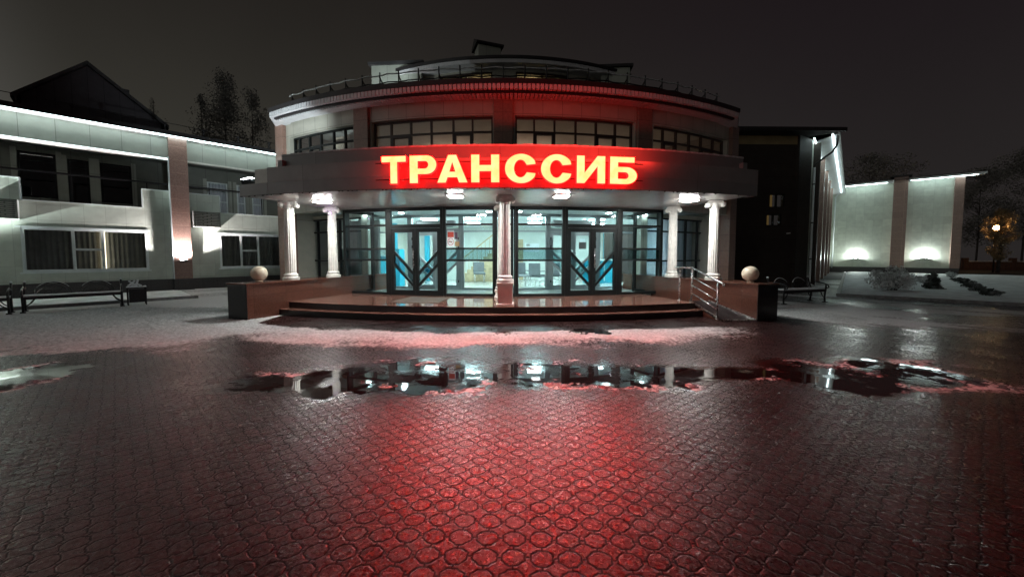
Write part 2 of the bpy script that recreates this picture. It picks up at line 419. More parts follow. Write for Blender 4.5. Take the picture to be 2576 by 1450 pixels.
def paver_mat():
    m, nt, out = newmat('wet_octagonal_pavers')
    tc = nt.nodes.new('ShaderNodeTexCoord'); pos = tc.outputs['Object']
    mp = nt.nodes.new('ShaderNodeMapping'); mp.inputs['Rotation'].default_value = (0, 0, R_(2.6))
    mp.inputs['Scale'].default_value = (1/.157, 1/.134, 1); L(nt, pos, mp.inputs[0])
    wv = nt.nodes.new('ShaderNodeVectorMath'); wv.operation = 'MULTIPLY_ADD'
    nc = noise(nt, pos, 9, 3, out='Color')
    L(nt, nc, wv.inputs[0]); wv.inputs[1].default_value = (.22, .22, 0); L(nt, mp.outputs[0], wv.inputs[2])
    sep = nt.nodes.new('ShaderNodeSeparateXYZ'); L(nt, wv.outputs[0], sep.inputs[0])
    def cell(o): return math_(nt, 'ABSOLUTE', math_(nt, 'SUBTRACT', math_(nt, 'FRACT', o), .5))
    ax, ay = cell(sep.outputs[0]), cell(sep.outputs[1])
    oc = math_(nt, 'MAXIMUM', math_(nt, 'MAXIMUM', ax, ay), math_(nt, 'MULTIPLY', math_(nt, 'ADD', ax, ay), .72))
    d1 = math_(nt, 'ABSOLUTE', math_(nt, 'SUBTRACT', oc, .405))
    lin = math_(nt, 'MINIMUM', ax, ay)
    outside = math_(nt, 'GREATER_THAN', oc, .405)
    d2 = math_(nt, 'ADD', lin, math_(nt, 'MULTIPLY', math_(nt, 'SUBTRACT', 1.0, outside), 1.0))
    d = math_(nt, 'MINIMUM', d1, d2)
    joint = math_(nt, 'SUBTRACT', 1.0, ramp(nt, math_(nt, 'ADD', d, math_(nt, 'MULTIPLY', noise(nt, pos, 24, 3), .02)), .032, .062))
    # per-paver tone
    fl = nt.nodes.new('ShaderNodeVectorMath'); fl.operation = 'FLOOR'; L(nt, wv.outputs[0], fl.inputs[0])
    wn = nt.nodes.new('ShaderNodeTexWhiteNoise'); wn.noise_dimensions = '2D'; L(nt, fl.outputs[0], wn.inputs[0])
    base = mixc(nt, wn.outputs[0], (.024, .009, .008), (.042, .014, .013))
    sp_ = ramp(nt, noise(nt, pos, 55, 4), .38, .62)
    base = mixc(nt, math_(nt, 'MULTIPLY', sp_, .55), base, (.018, .009, .009))
    base = mixc(nt, joint, base, (.008, .007, .007))
    at = nt.nodes.new('ShaderNodeAttribute'); at.attribute_name = 'snow'
    nf = noise(nt, pos, 13, 6, .68); nf2 = noise(nt, pos, 3.1, 4)
    cov = math_(nt, 'ADD', math_(nt, 'ADD', at.outputs['Fac'], math_(nt, 'MULTIPLY', math_(nt, 'SUBTRACT', nf, .5), 1.5)), math_(nt, 'MULTIPLY', math_(nt, 'SUBTRACT', nf2, .5), .5))
    cov = math_(nt, 'SUBTRACT', cov, math_(nt, 'MULTIPLY', joint, -.10))
    cov = ramp(nt, cov, .30, .80)
    sn = mixc(nt, nf, (.42, .42, .41), (.84, .85, .85))
    col = mixc(nt, cov, base, sn)
    b = nt.nodes.new('ShaderNodeBsdfPrincipled'); L(nt, col, b.inputs['Base Color'])
    rw = ramp(nt, noise(nt, pos, .9, 5), .3, .7); rf = ramp(nt, noise(nt, pos, 34, 4), .3, .7)
    rw = math_(nt, 'ADD', rw, math_(nt, 'MULTIPLY', wn.outputs[0], .6))
    at2 = nt.nodes.new('ShaderNodeAttribute'); at2.attribute_name = 'wet'
    wet = math_(nt, 'ADD', at2.outputs['Fac'], math_(nt, 'MULTIPLY', math_(nt, 'SUBTRACT', noise(nt, pos, 4, 4), .5), .6), clamp=True)
    rough = math_(nt, 'ADD', math_(nt, 'ADD', .12, math_(nt, 'MULTIPLY', rw, .09)), math_(nt, 'MULTIPLY', rf, .20))
    rough = math_(nt, 'MULTIPLY', rough, math_(nt, 'SUBTRACT', 1.0, math_(nt, 'MULTIPLY', wet, .62)))
    rough = math_(nt, 'ADD', rough, math_(nt, 'MULTIPLY', cov, .3), clamp=True)
    L(nt, rough, b.inputs['Roughness'])
    sc = math_(nt, 'MULTIPLY', math_(nt, 'SUBTRACT', 1.0, math_(nt, 'MULTIPLY', joint, .85)), math_(nt, 'MULTIPLY', math_(nt, 'SUBTRACT', .40, math_(nt, 'MULTIPLY', cov, .26)), math_(nt, 'ADD', .30, math_(nt, 'MULTIPLY', ramp(nt, noise(nt, pos, 38, 5, .7), .36, .58), .75))))
    L(nt, sc, b.inputs['Specular IOR Level'])
    hgt = math_(nt, 'SUBTRACT', math_(nt, 'MULTIPLY', noise(nt, pos, 70, 5, .7), .9), math_(nt, 'MULTIPLY', math_(nt, 'SUBTRACT', 1.0, ramp(nt, d, .0, .07)), 1.0))
    tilt = math_(nt, 'MULTIPLY', noise(nt, pos, 5, 3), 2.2)
    hgt = math_(nt, 'ADD', math_(nt, 'ADD', hgt, tilt), math_(nt, 'MULTIPLY', math_(nt, 'MULTIPLY', cov, nf), 2.0))
    bp = nt.nodes.new('ShaderNodeBump'); L(nt, math_(nt, 'SUBTRACT', .48, math_(nt, 'MULTIPLY', wet, .38)), bp.inputs['Strength']); bp.inputs['Distance'].default_value = .006
    L(nt, hgt, bp.inputs['Height']); L(nt, bp.outputs[0], b.inputs['Normal'])
    L(nt, b.outputs[0], out.inputs[0]); return m
def water_mat():
    m, nt, out = newmat('puddle_water'); b = nt.nodes.new('ShaderNodeBsdfPrincipled')
    tc = nt.nodes.new('ShaderNodeTexCoord'); pos = tc.outputs['Object']
    b.inputs['Base Color'].default_value = (.012, .011, .011, 1)
    n = noise(nt, pos, 2.2, 4); f = ramp(nt, n, .50, .66)
    rr = math_(nt, 'ADD', math_(nt, 'MULTIPLY', f, .14), .015); L(nt, rr, b.inputs['Roughness'])
    b.inputs['IOR'].default_value = 1.45; b.inputs['Specular IOR Level'].default_value = 1.0
    bp = nt.nodes.new('ShaderNodeBump'); bp.inputs['Strength'].default_value = .35; bp.inputs['Distance'].default_value = .004
    hh = math_(nt, 'MULTIPLY', noise(nt, pos, 26, 4), f)
    L(nt, hh, bp.inputs['Height']); L(nt, bp.outputs[0], b.inputs['Normal'])
    L(nt, b.outputs[0], out.inputs[0]); return m
M['paver'] = paver_mat(); M['water'] = water_mat()
M['earth'] = mat('dark_ground_with_snow_dust', (.05, .05, .05), .8, var=.6, vs=.7, bump=.5)
g = MB(); g.add([(-100, -12, -.012), (100, -12, -.012), (100, 110, -.012), (-100, 110, -.012)], [(0, 1, 2, 3)])
tag(g.build('ground', M['earth']), kind='structure')
grid_mesh('pavement', -27, 27, 520, -.8, 24, 260, lambda x, y: x*0, M['paver'], attrs={'snow': snow_mask, 'wet': lambda x, y: sst(puddle_mask(x, y), -.55, .02)*sst(y, 3.6, 4.4)*(1 - sst(y, 6.2, 7.4))})
def pz(x, y):
    m = puddle_mask(x, y); m = np.where((np.hypot(x - CX, y - CY) < 18.3) & (abs(x) < 7), -1, m)
    return np.where(m > 0, .0035, -.01)
grid_mesh('puddle_water', -10, 10, 1500, 3.9, 8.2, 420, pz, M['water'], cull=.003, full=True)
def sz(x, y):
    m = snow_mask(x, y)
    fine = fbm(x, y, 9, 4, 71) - .5; f2 = fbm(x, y, 26, 2, 77) - .5
    r = np.hypot(x - CX, y - CY)
    z = .034*(m - .68) + .034*fine + .034*f2 - .002
    z = np.where((r < 18.6) & (abs(x) < 7.3), -.05, z)
    return np.clip(z, -.03, .06)
sn = grid_mesh('snow', -13, 9, 760, 4.0, 11.5, 330, sz, M['slush'], cull=.0005, kind='stuff')
tag(sn, 'patchy grey slush and trodden snow on the pavers', 'snow')
# ================================================================= STEPS, LANDING, PARAPETS
LZ = .33
PLi = [(-6.65, 9.24), (-5.55, 12.3)]; PRi = [(6.09, 9.13), (4.99, 12.3)]
terrace = empty('entrance_terrace', (CX, 10.5, 0), 0, 'curved red granite entrance landing with two black steps', 'terrace')
def xin(y, side): 
    (a, b), (c, d) = (PLi if side < 0 else PRi); return a + (c - a)*(y - b)/(d - b)
def disc(R, ph0, ph1, Rin, z0, z1, mb, n=40):
    mb.box(arc(R), ph0, ph1, -(R - Rin), 0, z0, z1, n)
p1 = math.atan2(5.05 - CX, CY - 10.1)
pl = math.atan2(-6.35 - CX, CY - 10.3)
mb = MB(); disc(17.8, pl - .0, p1, 15.2, 0.0, LZ - .014, mb); mb.build('landing_riser', M['black'], terrace)
mb = MB(); disc(17.812, pl, p1, 15.2, LZ - .014, LZ, mb); mb.build('landing_floor', M['granite_c'], terrace)
mb = MB(); disc(18.1, pl - .008, p1, 17.8, 0.0, .153, mb); mb.build('step', M['black'], terrace)
mb = MB(); disc(18.112, pl - .008, p1, 17.802, .153, .165, mb); mb.build('step_tread', M['granite_c'], terrace)
# ramp side filler
def parapet(side):
    A, B = (PLi if side < 0 else PRi)
    if side < 0: m = frame(A[0], A[1], B[0] - A[0], B[1] - A[1]); sg = -1
    else: m = frame(A[0], A[1], B[0] - A[0], B[1] - A[1]); sg = 1
    Ln = math.hypot(B[0] - A[0], B[1] - A[1])
    lab = 'red granite parapet left of the steps with a black end face' if side < 0 else 'red granite parapet right of the steps beside the ramp'
    e = empty('parapet_wall', (*m(Ln/2, sg*.35, 0)[:2], 0), m.ang, lab, 'wall', 'granite parapets beside the entrance')
    o0, o1 = (-.70, 0) if side < 0 else (0, .70)
    mb = MB(); mb.box(m, 0, Ln + 2.1, o0 + .004, o1 - .004, 0, .885); mb.build('wall_body', M['granite'], e)
    mb = MB(); mb.box(m, -.03, Ln + 2.1, o0 - .03, o1 + .03, .885, .925); bevel(mb.build('coping', M['granite'], e), .006)
    mb = MB(); mb.box(m, -.012, .0, o0 + .004, o1 - .004, 0, .885); mb.build('end_panel', M['black'], e)
    return m
mL = parapet(-1); mR = parapet(1)
# note: frame's o runs to the right of travel -> for the left parapet outwards is negative
for (x, y, lab) in ((-6.78, 9.9, 'polished cream stone ball on the left granite parapet by the white column'),
                    (6.29, 9.75, 'polished cream stone ball on the right granite parapet above the ramp')):
    t = empty('stone_ball', (x, y, .925), 0, lab, 'stone ball', 'stone balls on the parapets')
    mb = MB(); n = 24; prof = [(max(.004, .2*math.sin(math.pi*i/n)), .2 - .2*math.cos(math.pi*i/n)) for i in range(n + 1)]
    mb.lathe((x, y, .945), prof, 40); mb.build('ball', M['ball'], t, True)
    mb = MB(); mb.lathe((x, y, .925), [(.09, 0), (.09, .014), (.075, .03)], 24); mb.build('foot_ring', M['ball'], t, True)
# ramp
t = empty('wheelchair_ramp', (5.5, 9.7, 0), 0, 'short steel-edged ramp with black mat beside the right parapet', 'ramp')
def rx(y): return xin(y, 1) - .02
mb = MB()
ya, yb = 9.12, 10.45
mb.add([(5.16, ya, 0), (rx(ya), ya, 0), (rx(yb), yb, 0), (5.06, yb, 0), (5.16, ya, .02), (rx(ya), ya, .02), (rx(yb), yb, LZ), (5.06, yb, LZ)],
       [(3, 2, 1, 0), (4, 5, 6, 7), (0, 1, 5, 4), (1, 2, 6, 5), (2, 3, 7, 6), (3, 0, 4, 7)])
mb.build('ramp_body', M['granite'], t)
mb = MB(); mb.add([(5.2, ya + .02, .03), (rx(ya) - .03, ya + .02, .03), (rx(yb) - .03, yb, LZ + .008), (5.1, yb, LZ + .008)], [(0, 1, 2, 3)])
mb.build('rubber_mat', M['black'], t)
mb = MB(); mb.bar((5.16, ya - .01, .02), (rx(ya), ya - .01, .02), .05, .04); mb.bar((5.15, ya, .04), (5.05, yb, LZ + .02), .04, .05)
mb.bar((rx(ya) - .02, ya, .04), (rx(yb) - .02, yb, LZ + .02), .03, .03); mb.build('steel_edge', M['steel'], t)
t = empty('handrail', (5.1, 9.9, 0), 0, 'stainless steel handrail running down the ramp at the right of the steps', 'handrail')
posts = [((4.83, 10.62), LZ, 1.27), ((5.06, 10.38), LZ, 1.27), ((5.15, 9.22), .03, .97)]
for (x, y), z0, z1 in posts:
    mb = MB(); mb.tube([(x, y, z0), (x, y, z1)], .021, 10); mb.lathe((x, y, z0), [(.05, 0), (.05, .012), (.025, .018)], 16); mb.build('post', M['steel'], t, True)
mb = MB(); mb.tube([(4.7, 10.66, 1.28), (5.04, 10.46, 1.28), (5.06, 10.38, 1.28), (5.15, 9.22, .98), (5.17, 9.02, .94), (5.17, 9.0, .86)], .026, 10); mb.build('top_rail', M['steel'], t, True)
for k in (.26, .5, .74):
    mb = MB(); mb.tube([(5.06, 10.38, LZ + .94*k), (5.15, 9.22, .03 + .94*k)], .013, 8); mb.build('side_rail', M['steel'], t, True)
# doormat
mb = MB(); mb.box(arc(17.2), phi(985, 17), phi(1105, 17), -1.35, 0, LZ + .002, LZ + .012, 4)
o = mb.build('doormat', mat('brown_doormat', (.09, .07, .055), .9, var=.3, vs=40), loc=None); tag(o, 'flat brown doormat before the left pair of glass doors', 'doormat')
# ================================================================= ROTUNDA
rot = empty('round_building', (CX, CY, 0), 0, 'two storey round building with curved canopy and glazed entrance', 'building')
RW = 15.4; AW = arc(RW)
phL = phi(697, 15.55, 350); phR = phi(1857, 15.6, 350)
eL, eR = phi(680, 16.1, 305), phi(1856, 16.1, 300)
WZ0, WZ1 = 4.5, 5.95
groups = [('L2', 727, 888.7, [754, 779, 808, 840, 869]), ('L1', 934, 1239, [985, 1034, 1085.5, 1140.6, 1188.7]),
          ('R1', 1296, 1597, [1343, 1394, 1447, 1498, 1546]), ('R2', 1643, 1830, [1666, 1699, 1732, 1762, 1792])]
holes2 = []
for g_, a, b, ml in groups: holes2.append((phi(a, RW, 330), phi(b, RW, 330), WZ0, WZ1))
mb = MB(); mb.wall(AW, phL, phR, 3.17, 6.5, holes2, .3, step=R_(1.5)); mb.build('wall', M['panel_c'], rot, label='cream panel wall of the upper storey')
# ground storey wall with openings
vL, vR = phi(866, RW), phi(1664, RW)
RG = 14.4; GW = arc(RG)
sideL = (phi(748, RG), phi(944, RG)); sideR = (phi(1570, RG), phi(1786, RG))
SZ0, SZ1 = .62, zat(553, 14.9)
gL, gR = phi(868, RG) , phi(1660, RG)
iL, iR = math.asin(-5.0/RG), math.asin(5.0/RG)
for q0, q1, sd, nm_ in ((phL - .0, iL, sideL, 'left'), (iR, phR, sideR, 'right')):
    mb = MB(); sd2 = (sd[0], min(sd[1], iL - .02)) if nm_ == 'left' else (max(sd[0], iR + .02), sd[1])
    mb.wall(GW, q0, q1, 0, 3.165, [(sd2[0], sd2[1], SZ0, SZ1)], .25, step=R_(1.5))
    mb.build('wall', M['panel_c'], rot, label='ground storey wall %s of the glass front' % nm_)
    if nm_ == 'left': sideL = sd2
    else: sideR = sd2
# pilasters
def pil(u0, u1, z0, z1, v=330, out=.12, m_='pink_c'):
    mb = MB(); a0, a1 = phi(u0, RW + out, v), phi(u1, RW + out, v)
    mb.box(AW, a0, a1, -.05, out, z0, z1, 3); return bevel(mb.build('pilaster', M[m_], rot), .01, 1)
pil(888.7, 924.5, 4.0, 6.495); pil(1241, 1290, 4.0, 6.495); pil(1605, 1641, 4.0, 6.495)
for aa in ((phL - .012, phL + .022), (phR - .02, phR + .012)):
    mb = MB(); mb.box(AW, aa[0], aa[1], -.3, .14, 0, 6.49, 2); bevel(mb.build('pilaster', M['pink_c'], rot), .01, 1)
# end walls closing the drum backwards
for ph, sgn in ((phL, 1), (phR, -1)):
    mb = MB()
    x0, y0, _ = arc(RW - .05)(ph, 0, 0); x1, y1, _ = arc(7)(ph, 0, 0)
    m = frame(x0, y0, x1 - x0, y1 - y0); mb.box(m, 0, 8, -.12, .12, 0, 6.48); mb.build('end_wall', M['panel_c'], rot)
def window_arc(p0, p1, R, z0, z1, mull, trans, fm, gm, off=-.2, bw=.055, opens=(), nm='window', lab=None):
    """frame with real bars following the arc and a glass pane child"""
    m = arc(R + off); mb = MB(); d0, d1 = -.04, .04
    n = max(2, int(abs(p1 - p0)/R_(1.2)))
    w = bw/R
    mb.box(m, p0, p1, d0, d1, z0, z0 + bw, n); mb.box(m, p0, p1, d0, d1, z1 - bw, z1, n)
    for p in [p0 + w/2] + list(mull) + [p1 - w/2]: mb.box(m, p - w/2, p + w/2, d0 - .003, d1 + .003, z0 + .002, z1 - .002)
    for tz in trans: mb.box(m, p0 + w, p1 - w, d0 + .004, d1 - .004, tz - bw/2, tz + bw/2, n)
    ps = [p0] + list(mull) + [p1]
    for k in opens:
        a, b = ps[k] + w/2, ps[k + 1] - w/2; zz = trans[0] - bw/2
        mb.box(m, a, a + w, d0 - .012, d1 + .012, z0 + bw, zz); mb.box(m, b - w, b, d0 - .012, d1 + .012, z0 + bw, zz)
        mb.box(m, a, b, d0 - .014, d1 + .014, zz - bw, zz + .001); mb.box(m, a, b, d0 - .014, d1 + .014, z0 + bw - .001, z0 + 2*bw)
    f = mb.build(nm, fm, rot, label=lab)
    g2 = MB()
    for i in range(n):
        a = p0 + (p1 - p0)*i/n; b = p0 + (p1 - p0)*(i + 1)/n
        g2.add([m(a, 0, z0 + .01), m(b, 0, z0 + .01), m(b, 0, z1 - .01), m(a, 0, z1 - .01)], [(0, 1, 2, 3)])
    g2.build('pane', gm, f)
    return f
for (g_, a, b, ml), hl in zip(groups, holes2):
    ops = (1, 4) if g_ != 'L2' else (2,)
    window_arc(hl[0], hl[1], RW, WZ0, WZ1, [phi(q, RW - .2, 330) for q in ml], [5.50], M['frame_r'] if g_ != 'L2' else M['frame'], M['glass_d'], opens=ops, lab={'L2': 'leftmost band of upper windows', 'L1': 'upper windows left of the middle pilaster', 'R1': 'upper windows right of the middle pilaster', 'R2': 'rightmost band of upper windows'}[g_])
window_arc(sideL[0], sideL[1], RG, SZ0, SZ1, [phi(q, RG - .1) for q in (776, 801, 829, 856) if phi(q, RG-.1) < sideL[1] - .02], [zat(585, 14.9), zat(655, 14.9)], M['frame'], M['glass_d'], off=-.1, lab='dark side window behind the left columns')
window_arc(sideR[0], sideR[1], RG, SZ0, SZ1, [phi(q, RG - .1) for q in (1697, 1723, 1752) if phi(q, RG-.1) > sideR[0] + .02], [zat(585, 14.9), zat(655, 14.9)], M['frame'], M['glass_d'], off=-.1, lab='side window with white blinds behind the right columns')
# curtains
def curtain(p0, p1, R, z0, z1, mt, amp=.035, wl=.12, scallop=0, name='curtain', n=None):
    mb = MB(); n = n or int(abs(p1 - p0)*R/.02); m = arc(R); vs = []
    for i in range(n + 1):
        p = p0 + (p1 - p0)*i/n; s_ = p*R
        o = amp*math.sin(2*math.pi*s_/wl + 1.3*math.sin(s_*2.1)) + amp*.4*math.sin(s_*31)
        zt = z1 + (scallop*abs(math.sin(math.pi*s_/.32)) if scallop else 0)
        vs += [m(p, o, z0), m(p, o, zt)]
    mb.add(vs, [(2*i, 2*i + 2, 2*i + 3, 2*i + 1) for i in range(n)])
    return mb.build(name, mt, rot, True)
for (g_, a, b, ml), hl in zip(groups, holes2):
    if g_ == 'L2': curtain(hl[0] + (hl[1] - hl[0])*.5, hl[1], RW - .7, 4.3, 5.9, M['lace'])
    else: curtain(hl[0], hl[1], RW - .42, 4.3, 5.12, M['lace'], scallop=.05)
curtain(sideL[0] - .05, sideL[1] + .01, RG - .8, .35, 3.0, M['curtain'])
curtain(sideR[0] - .02, sideR[1] + .02, RG - .45, .35, 3.1, M['blind'], amp=.03, wl=.1)
# upper room
mb = MB(); mb.box(AW, phL + .02, phR - .02, -5.6, -.32, 6.3, 6.4, 40); mb.build('upper_ceiling', M['inwall'], rot)
mb = MB(); mb.box(AW, phL + .02, phR - .02, -5.7, -5.6, 4.2, 6.3, 40); mb.build('upper_back_wall', M['lace'], rot)
mb = MB(); mb.box(AW, phL + .01, phR - .01, -9, -.31, 3.32, 4.2, 40); mb.build('floor_slab', M['inceil'], rot)
pp = [phi(q, 13.5) for q in (800, 960, 1030, 1120, 1215, 1310, 1400, 1490, 1580, 1690, 1770)]
for i, p in enumerate(pp):
    if i in (1, 4, 7): continue
    x, y, _ = arc(11.2)(p, 0, 0)
    t = empty('pendant_lamp', (x, y, 6.3), -p, 'warm pendant lamp inside the upper storey, behind ' + ['the leftmost window band', '', 'the left half of the second window band', 'the right half of the second window band', '', 'the left end of the third window band', 'the middle of the third window band', '', 'the right end of the third window band', 'the left of the rightmost window band', 'the right end of the rightmost window band'][i], 'lamp', 'pendant lamps inside the upper storey')
    mb = MB(); mb.tube([(x, y, 6.3), (x, y, 5.75)], .012, 6); mb.build('cord', M['frame'], t)
    mb = MB(); mb.lathe((x, y, 5.45), [(.05, 0), (.16, .06), (.18, .16), (.14, .26), (.05, .3)], 16); mb.build('globe', M['ceil_warm'], t, True)
# eaves
mb = MB(); m = arc(16.1); mb.box(m, eL, eR, -.02, .07, 6.58, 6.72, 60); mb.build('gutter', M['gutter'], rot)
mb = MB(); mb.box(m, eL, eR, -.68, -.03, 6.52, 6.56, 60)
nr = 135
for i in range(nr):
    p = eL + .001 + (eR - eL - .002)*(i + .5)/nr; q = .048/16
    mb.box(m, p - q, p + q, -.06, .045, 6.43, 6.578); mb.box(m, p - q, p + q, -.58, -.24, 6.38, 6.50)
mb.build('ribbed_eave', M['ribs'], rot)
mb = MB(); vs = []; n = 60
for i in range(n + 1):
    p = eL + (eR - eL)*i/n
    vs += [arc(16.12)(p, 0, 6.725), arc(9.8)(p, 0, 8.2)]
mb.add(vs, [(2*i, 2*i + 2, 2*i + 3, 2*i + 1) for i in range(n)]); mb.build('roof', M['roofsnow'], rot, True, label='low conical roof dusted with snow')
mb = MB(); mb.box(m, eL + .001, eR - .001, -.20, -.12, 6.40, 6.518, 60); mb.box(m, eL + .001, eR - .001, -.61, -.20, 6.503, 6.516, 60); mb.build('rib_gap_shade', M['gutter'], rot)  # dark strips put in for the shade in the open gaps between ribs
for e_, w_ in ((eL, phL - .016), (eR, phR + .016)):
    A_, B_, C_ = arc(16.1)(e_, 0, 0)[:2], arc(15.3)(e_, 0, 0)[:2], arc(15.42)(w_, 0, 0)[:2]
    pl_ = [A_, B_, C_] if e_ > 0 else [A_, C_, B_]
    mb = MB(); mb.slab(pl_, 6.42, 6.58); mb.bar((A_[0], A_[1], 6.50), (C_[0], C_[1], 6.50), .03, .16); mb.build('eave_corner', M['ribs'], rot)
    mb = MB(); mb.bar((A_[0], A_[1], 6.65), (C_[0], C_[1], 6.65), .07, .14); mb.slab(pl_, 6.582, 6.73); mb.build('gutter_corner', M['gutter'], rot)
# drum tier
dL, dR = phi(940, 11.1, 210), phi(1585, 11.1, 210)
m = arc(10.4)
dh = [(phi(1108, 10.4, 190), phi(1238, 10.4, 190), 8.9, 9.66), (phi(1297, 10.4, 190), phi(1427, 10.4, 190), 8.9, 9.66), (phi(975, 10.4, 200), phi(1075, 10.4, 200), 8.9, 9.66), (phi(1460, 10.4, 200), phi(1545, 10.4, 200), 8.9, 9.66)]
mb = MB(); mb.wall(m, dL + .03, dR - .03, 7.6, 9.75, dh[:2], .2, step=R_(2)); mb.build('upper_tier_wall', M['panel_c'], rot)
for h_ in dh[:2]:
    w_ = window_arc(h_[0], h_[1], 10.4, 8.9, 9.66, [(h_[0] + h_[1])/2], [9.34], M['frame_r'], M['glass_d'], off=-.08, lab='narrow window of the top tier')
mb = MB(); mb.box(m, dL + .03, dR - .03, -1.6, -1.5, 7.9, 9.7, 20); mb.box(m, dL + .03, dR - .03, -1.6, -.2, 9.70, 9.73, 20); mb.build('attic_room', M['inwall'], rot)
for p, w_ in ((phi(1210, 9.9, 190), 'left'), (phi(1330, 9.9, 190), 'right')):
    x, y, _ = arc(9.6)(p, 0, 0)
    t = empty('strip_lamp', (x, y, 9.55), 0, 'warm strip lamp behind the %s window of the top tier' % w_, 'lamp', 'lamps in the top tier')
    mb = MB(); mb.box(frame(x, y, 1, 0), -.35, .35, -.06, .06, 9.60, 9.69); mb.build('tube', emit('warm_strip', (1, .66, .28), 2.2), t)
m = arc(11.1); mb = MB(); mb.box(m, dL, dR, -.02, .05, 9.86, 9.98, 50); mb.build('gutter', M['gutter'], rot)
mb = MB(); mb.box(m, dL, dR, -.72, -.03, 9.74, 9.80, 50)
for i in range(160):
    p = dL + (dR - dL)*(i + .5)/160; mb.box(m, p - .003, p + .003, -.05, 0, 9.70, 9.855)
mb.box(m, dL, dR, -.055, -.03, 9.72, 9.86, 50); mb.build('ribbed_eave', M['ribs'], rot)
mb = MB(); vs = []
for i in range(51):
    p = dL + (dR - dL)*i/50; vs += [arc(11.12)(p, 0, 9.985), arc(3)(p, 0, 11.3)]
mb.add(vs, [(2*i, 2*i + 2, 2*i + 3, 2*i + 1) for i in range(50)]); mb.build('roof', M['roof'], rot, True, label='dark roof of the top tier')
# boxes beside the drum and chimney
def rbox(u0, u1, v, D, dd, z0, nm, lab, capm='roof'):
    z1 = zat(v, D); x0, x1 = xs(u0, v)*D, xs(u1, v)*D
    mb = MB(); m = frame(x0, D, 1, -.08)
    mb.box(m, 0, x1 - x0, -dd, 0, z0, z1); o = mb.build(nm, M['panel'], rot, label=lab)
    mb = MB(); mb.box(m, -.12, x1 - x0 + .12, -dd - .1, .12, z1, z1 + .12); mb.build('box_cap', M['roof'], o)
rbox(934, 1062, 166, 17.2, 3, 7.4, 'stair_tower', 'flat topped box at the left end of the top tier')
rbox(1512, 1583, 172, 17.2, 3, 7.4, 'stair_tower', 'flat topped box at the right end of the top tier')
D = 18.0; x0 = xs(1203, 110)*D; m = frame(x0, D, 1, .35); mb = MB(); mb.box(m, 0, 1.1, -.75, 0, 9.9, zat(104, D)); 
ch = mb.build('chimney', M['panel'], rot)
mb = MB(); zt = zat(106, D) + .02
pr = [(-.12, zt + .0), (.5, zt + .34), (1.22, zt + .0), (1.22, zt - .05), (.5, zt + .28), (-.12, zt - .05)]
mb.prism([(-.95 + .05, zt), (-.375, zt + .3), (.15, zt), (.15, zt - .1), (-.9, zt - .1)], lambda a, o, z: m(o, a, z), -.12, 1.22)
mb.build('chimney_cap', M['gutter'], ch)
# roof railing
rail = empty('roof_railing', (CX, CY - 15.5, 6.9), 0, 'snowy two-bar snow guard railing along the round roof edge', 'railing')
m = arc(15.5); pts = [eL + .02 + (eR - eL - .04)*i/24 for i in range(25)]
for zz in (7.33, 7.08):
    mb = MB(); mb.tube([m(eL + .01 + (eR - eL - .02)*i/70, .02*math.sin(i*2.1), zz + .015*math.sin(i*1.7)) for i in range(71)], .019, 6); mb.build('rail', M['snow_soft'] if zz > 7.2 else M['iron'], rail, True)
for p in pts:
    mb = MB(); mb.tube([m(p, 0, 6.82), m(p, 0, 7.42)], .022, 6); mb.bar(m(p, 0, 7.25), m(p, -.5, 6.9), .03); mb.build('post', M['iron'], rail)
# ================================================================= CANOPY
can_r = 18.7; m = arc(can_r)
cL, cR = phi(672, can_r, 440), phi(1905, can_r, 470); cLL = phi(603, can_r, 480)
FZ0, FZ1 = 3.15, 4.06; zs_ = [FZ0, 3.44, 3.80, FZ1]
mb = MB()
mb.box(m, cL, cR, -.30, .0, zs_[0], zs_[1], 60); mb.box(m, cLL, cL - .0005, -.3, 0, zs_[0], zs_[1], 6)
mb.box(m, cL, cR, -.75, -.42, zs_[2] - .05, 4.19, 60); cano = mb.build('canopy', M['fascia1'], rot, label='dark grey bands of the curved canopy')
mb = MB(); mb.box(m, cL + .0003, cR - .0003, -.30, .008, zs_[1], zs_[2], 60); mb.build('fascia_band', M['fascia2'], cano)
mb = MB(); mb.box(m, cLL + .001, cR, -5.25, -.02, 3.17, 3.21, 60); mb.build('soffit', M['soffit'], cano)
mb = MB(); mb.box(m, cL, cR, -3.3, -.76, 3.98, 4.04, 60); mb.box(m, cL + .001, cR - .001, -.42, -.31, 3.75, 3.79, 60); mb.build('canopy_roof', M['roofsnow'], cano)
for aa in (cL, cR):
    pass
for q0, q1 in ((cL, cL + .008), (cR - .008, cR)): mb = MB(); mb.box(m, q0, q1, -3.3, -.3, 3.215, 4.05); mb.build('canopy_end', M['fascia1'], cano)
mb = MB()
vs = []; n = 300
for i in range(n):
    p = cL + (cR - cL)*i/n; hh = .028 + .022*(vnoise(np.array([i*.35]), np.array([.5]), 3)[0]); mb.box(m, p, p + (cR - cL)/n*.999, -.73, -.41, 4.191, 4.19 + hh)
mb.build('ledge_snow', M['snow_soft'], cano)
# light strip hanging (icicle drips) along the lower lip
mb = MB(); mb.box(m, cLL, cR, -.022, -.004, FZ0 - .006, FZ0 + .003, 60)
for i in range(90):
    p = cLL + (cR - cLL)*random.random(); l = random.uniform(.012, .035)
    mb.box(m, p - .0007, p + .0007, -.021, -.005, FZ0 - l, FZ0 + .0)
mb.build('drip_edge', M['gutter'], cano)
# terrace end block on the left end of the canopy, lit
e0 = m(cLL, 0, 0); e1 = m(cL, 0, 0)
mb = MB(); mb.box(m, cLL + .012, cL - .001, -.9, -.25, 3.45, 3.86, 4); mb.build('terrace_block', M['white'], rot)
mb = MB(); mb.box(m, cLL, cLL + .01, -4.2, -.3, 3.16, 3.44); mb.build('canopy_side', M['fascia1'], cano)
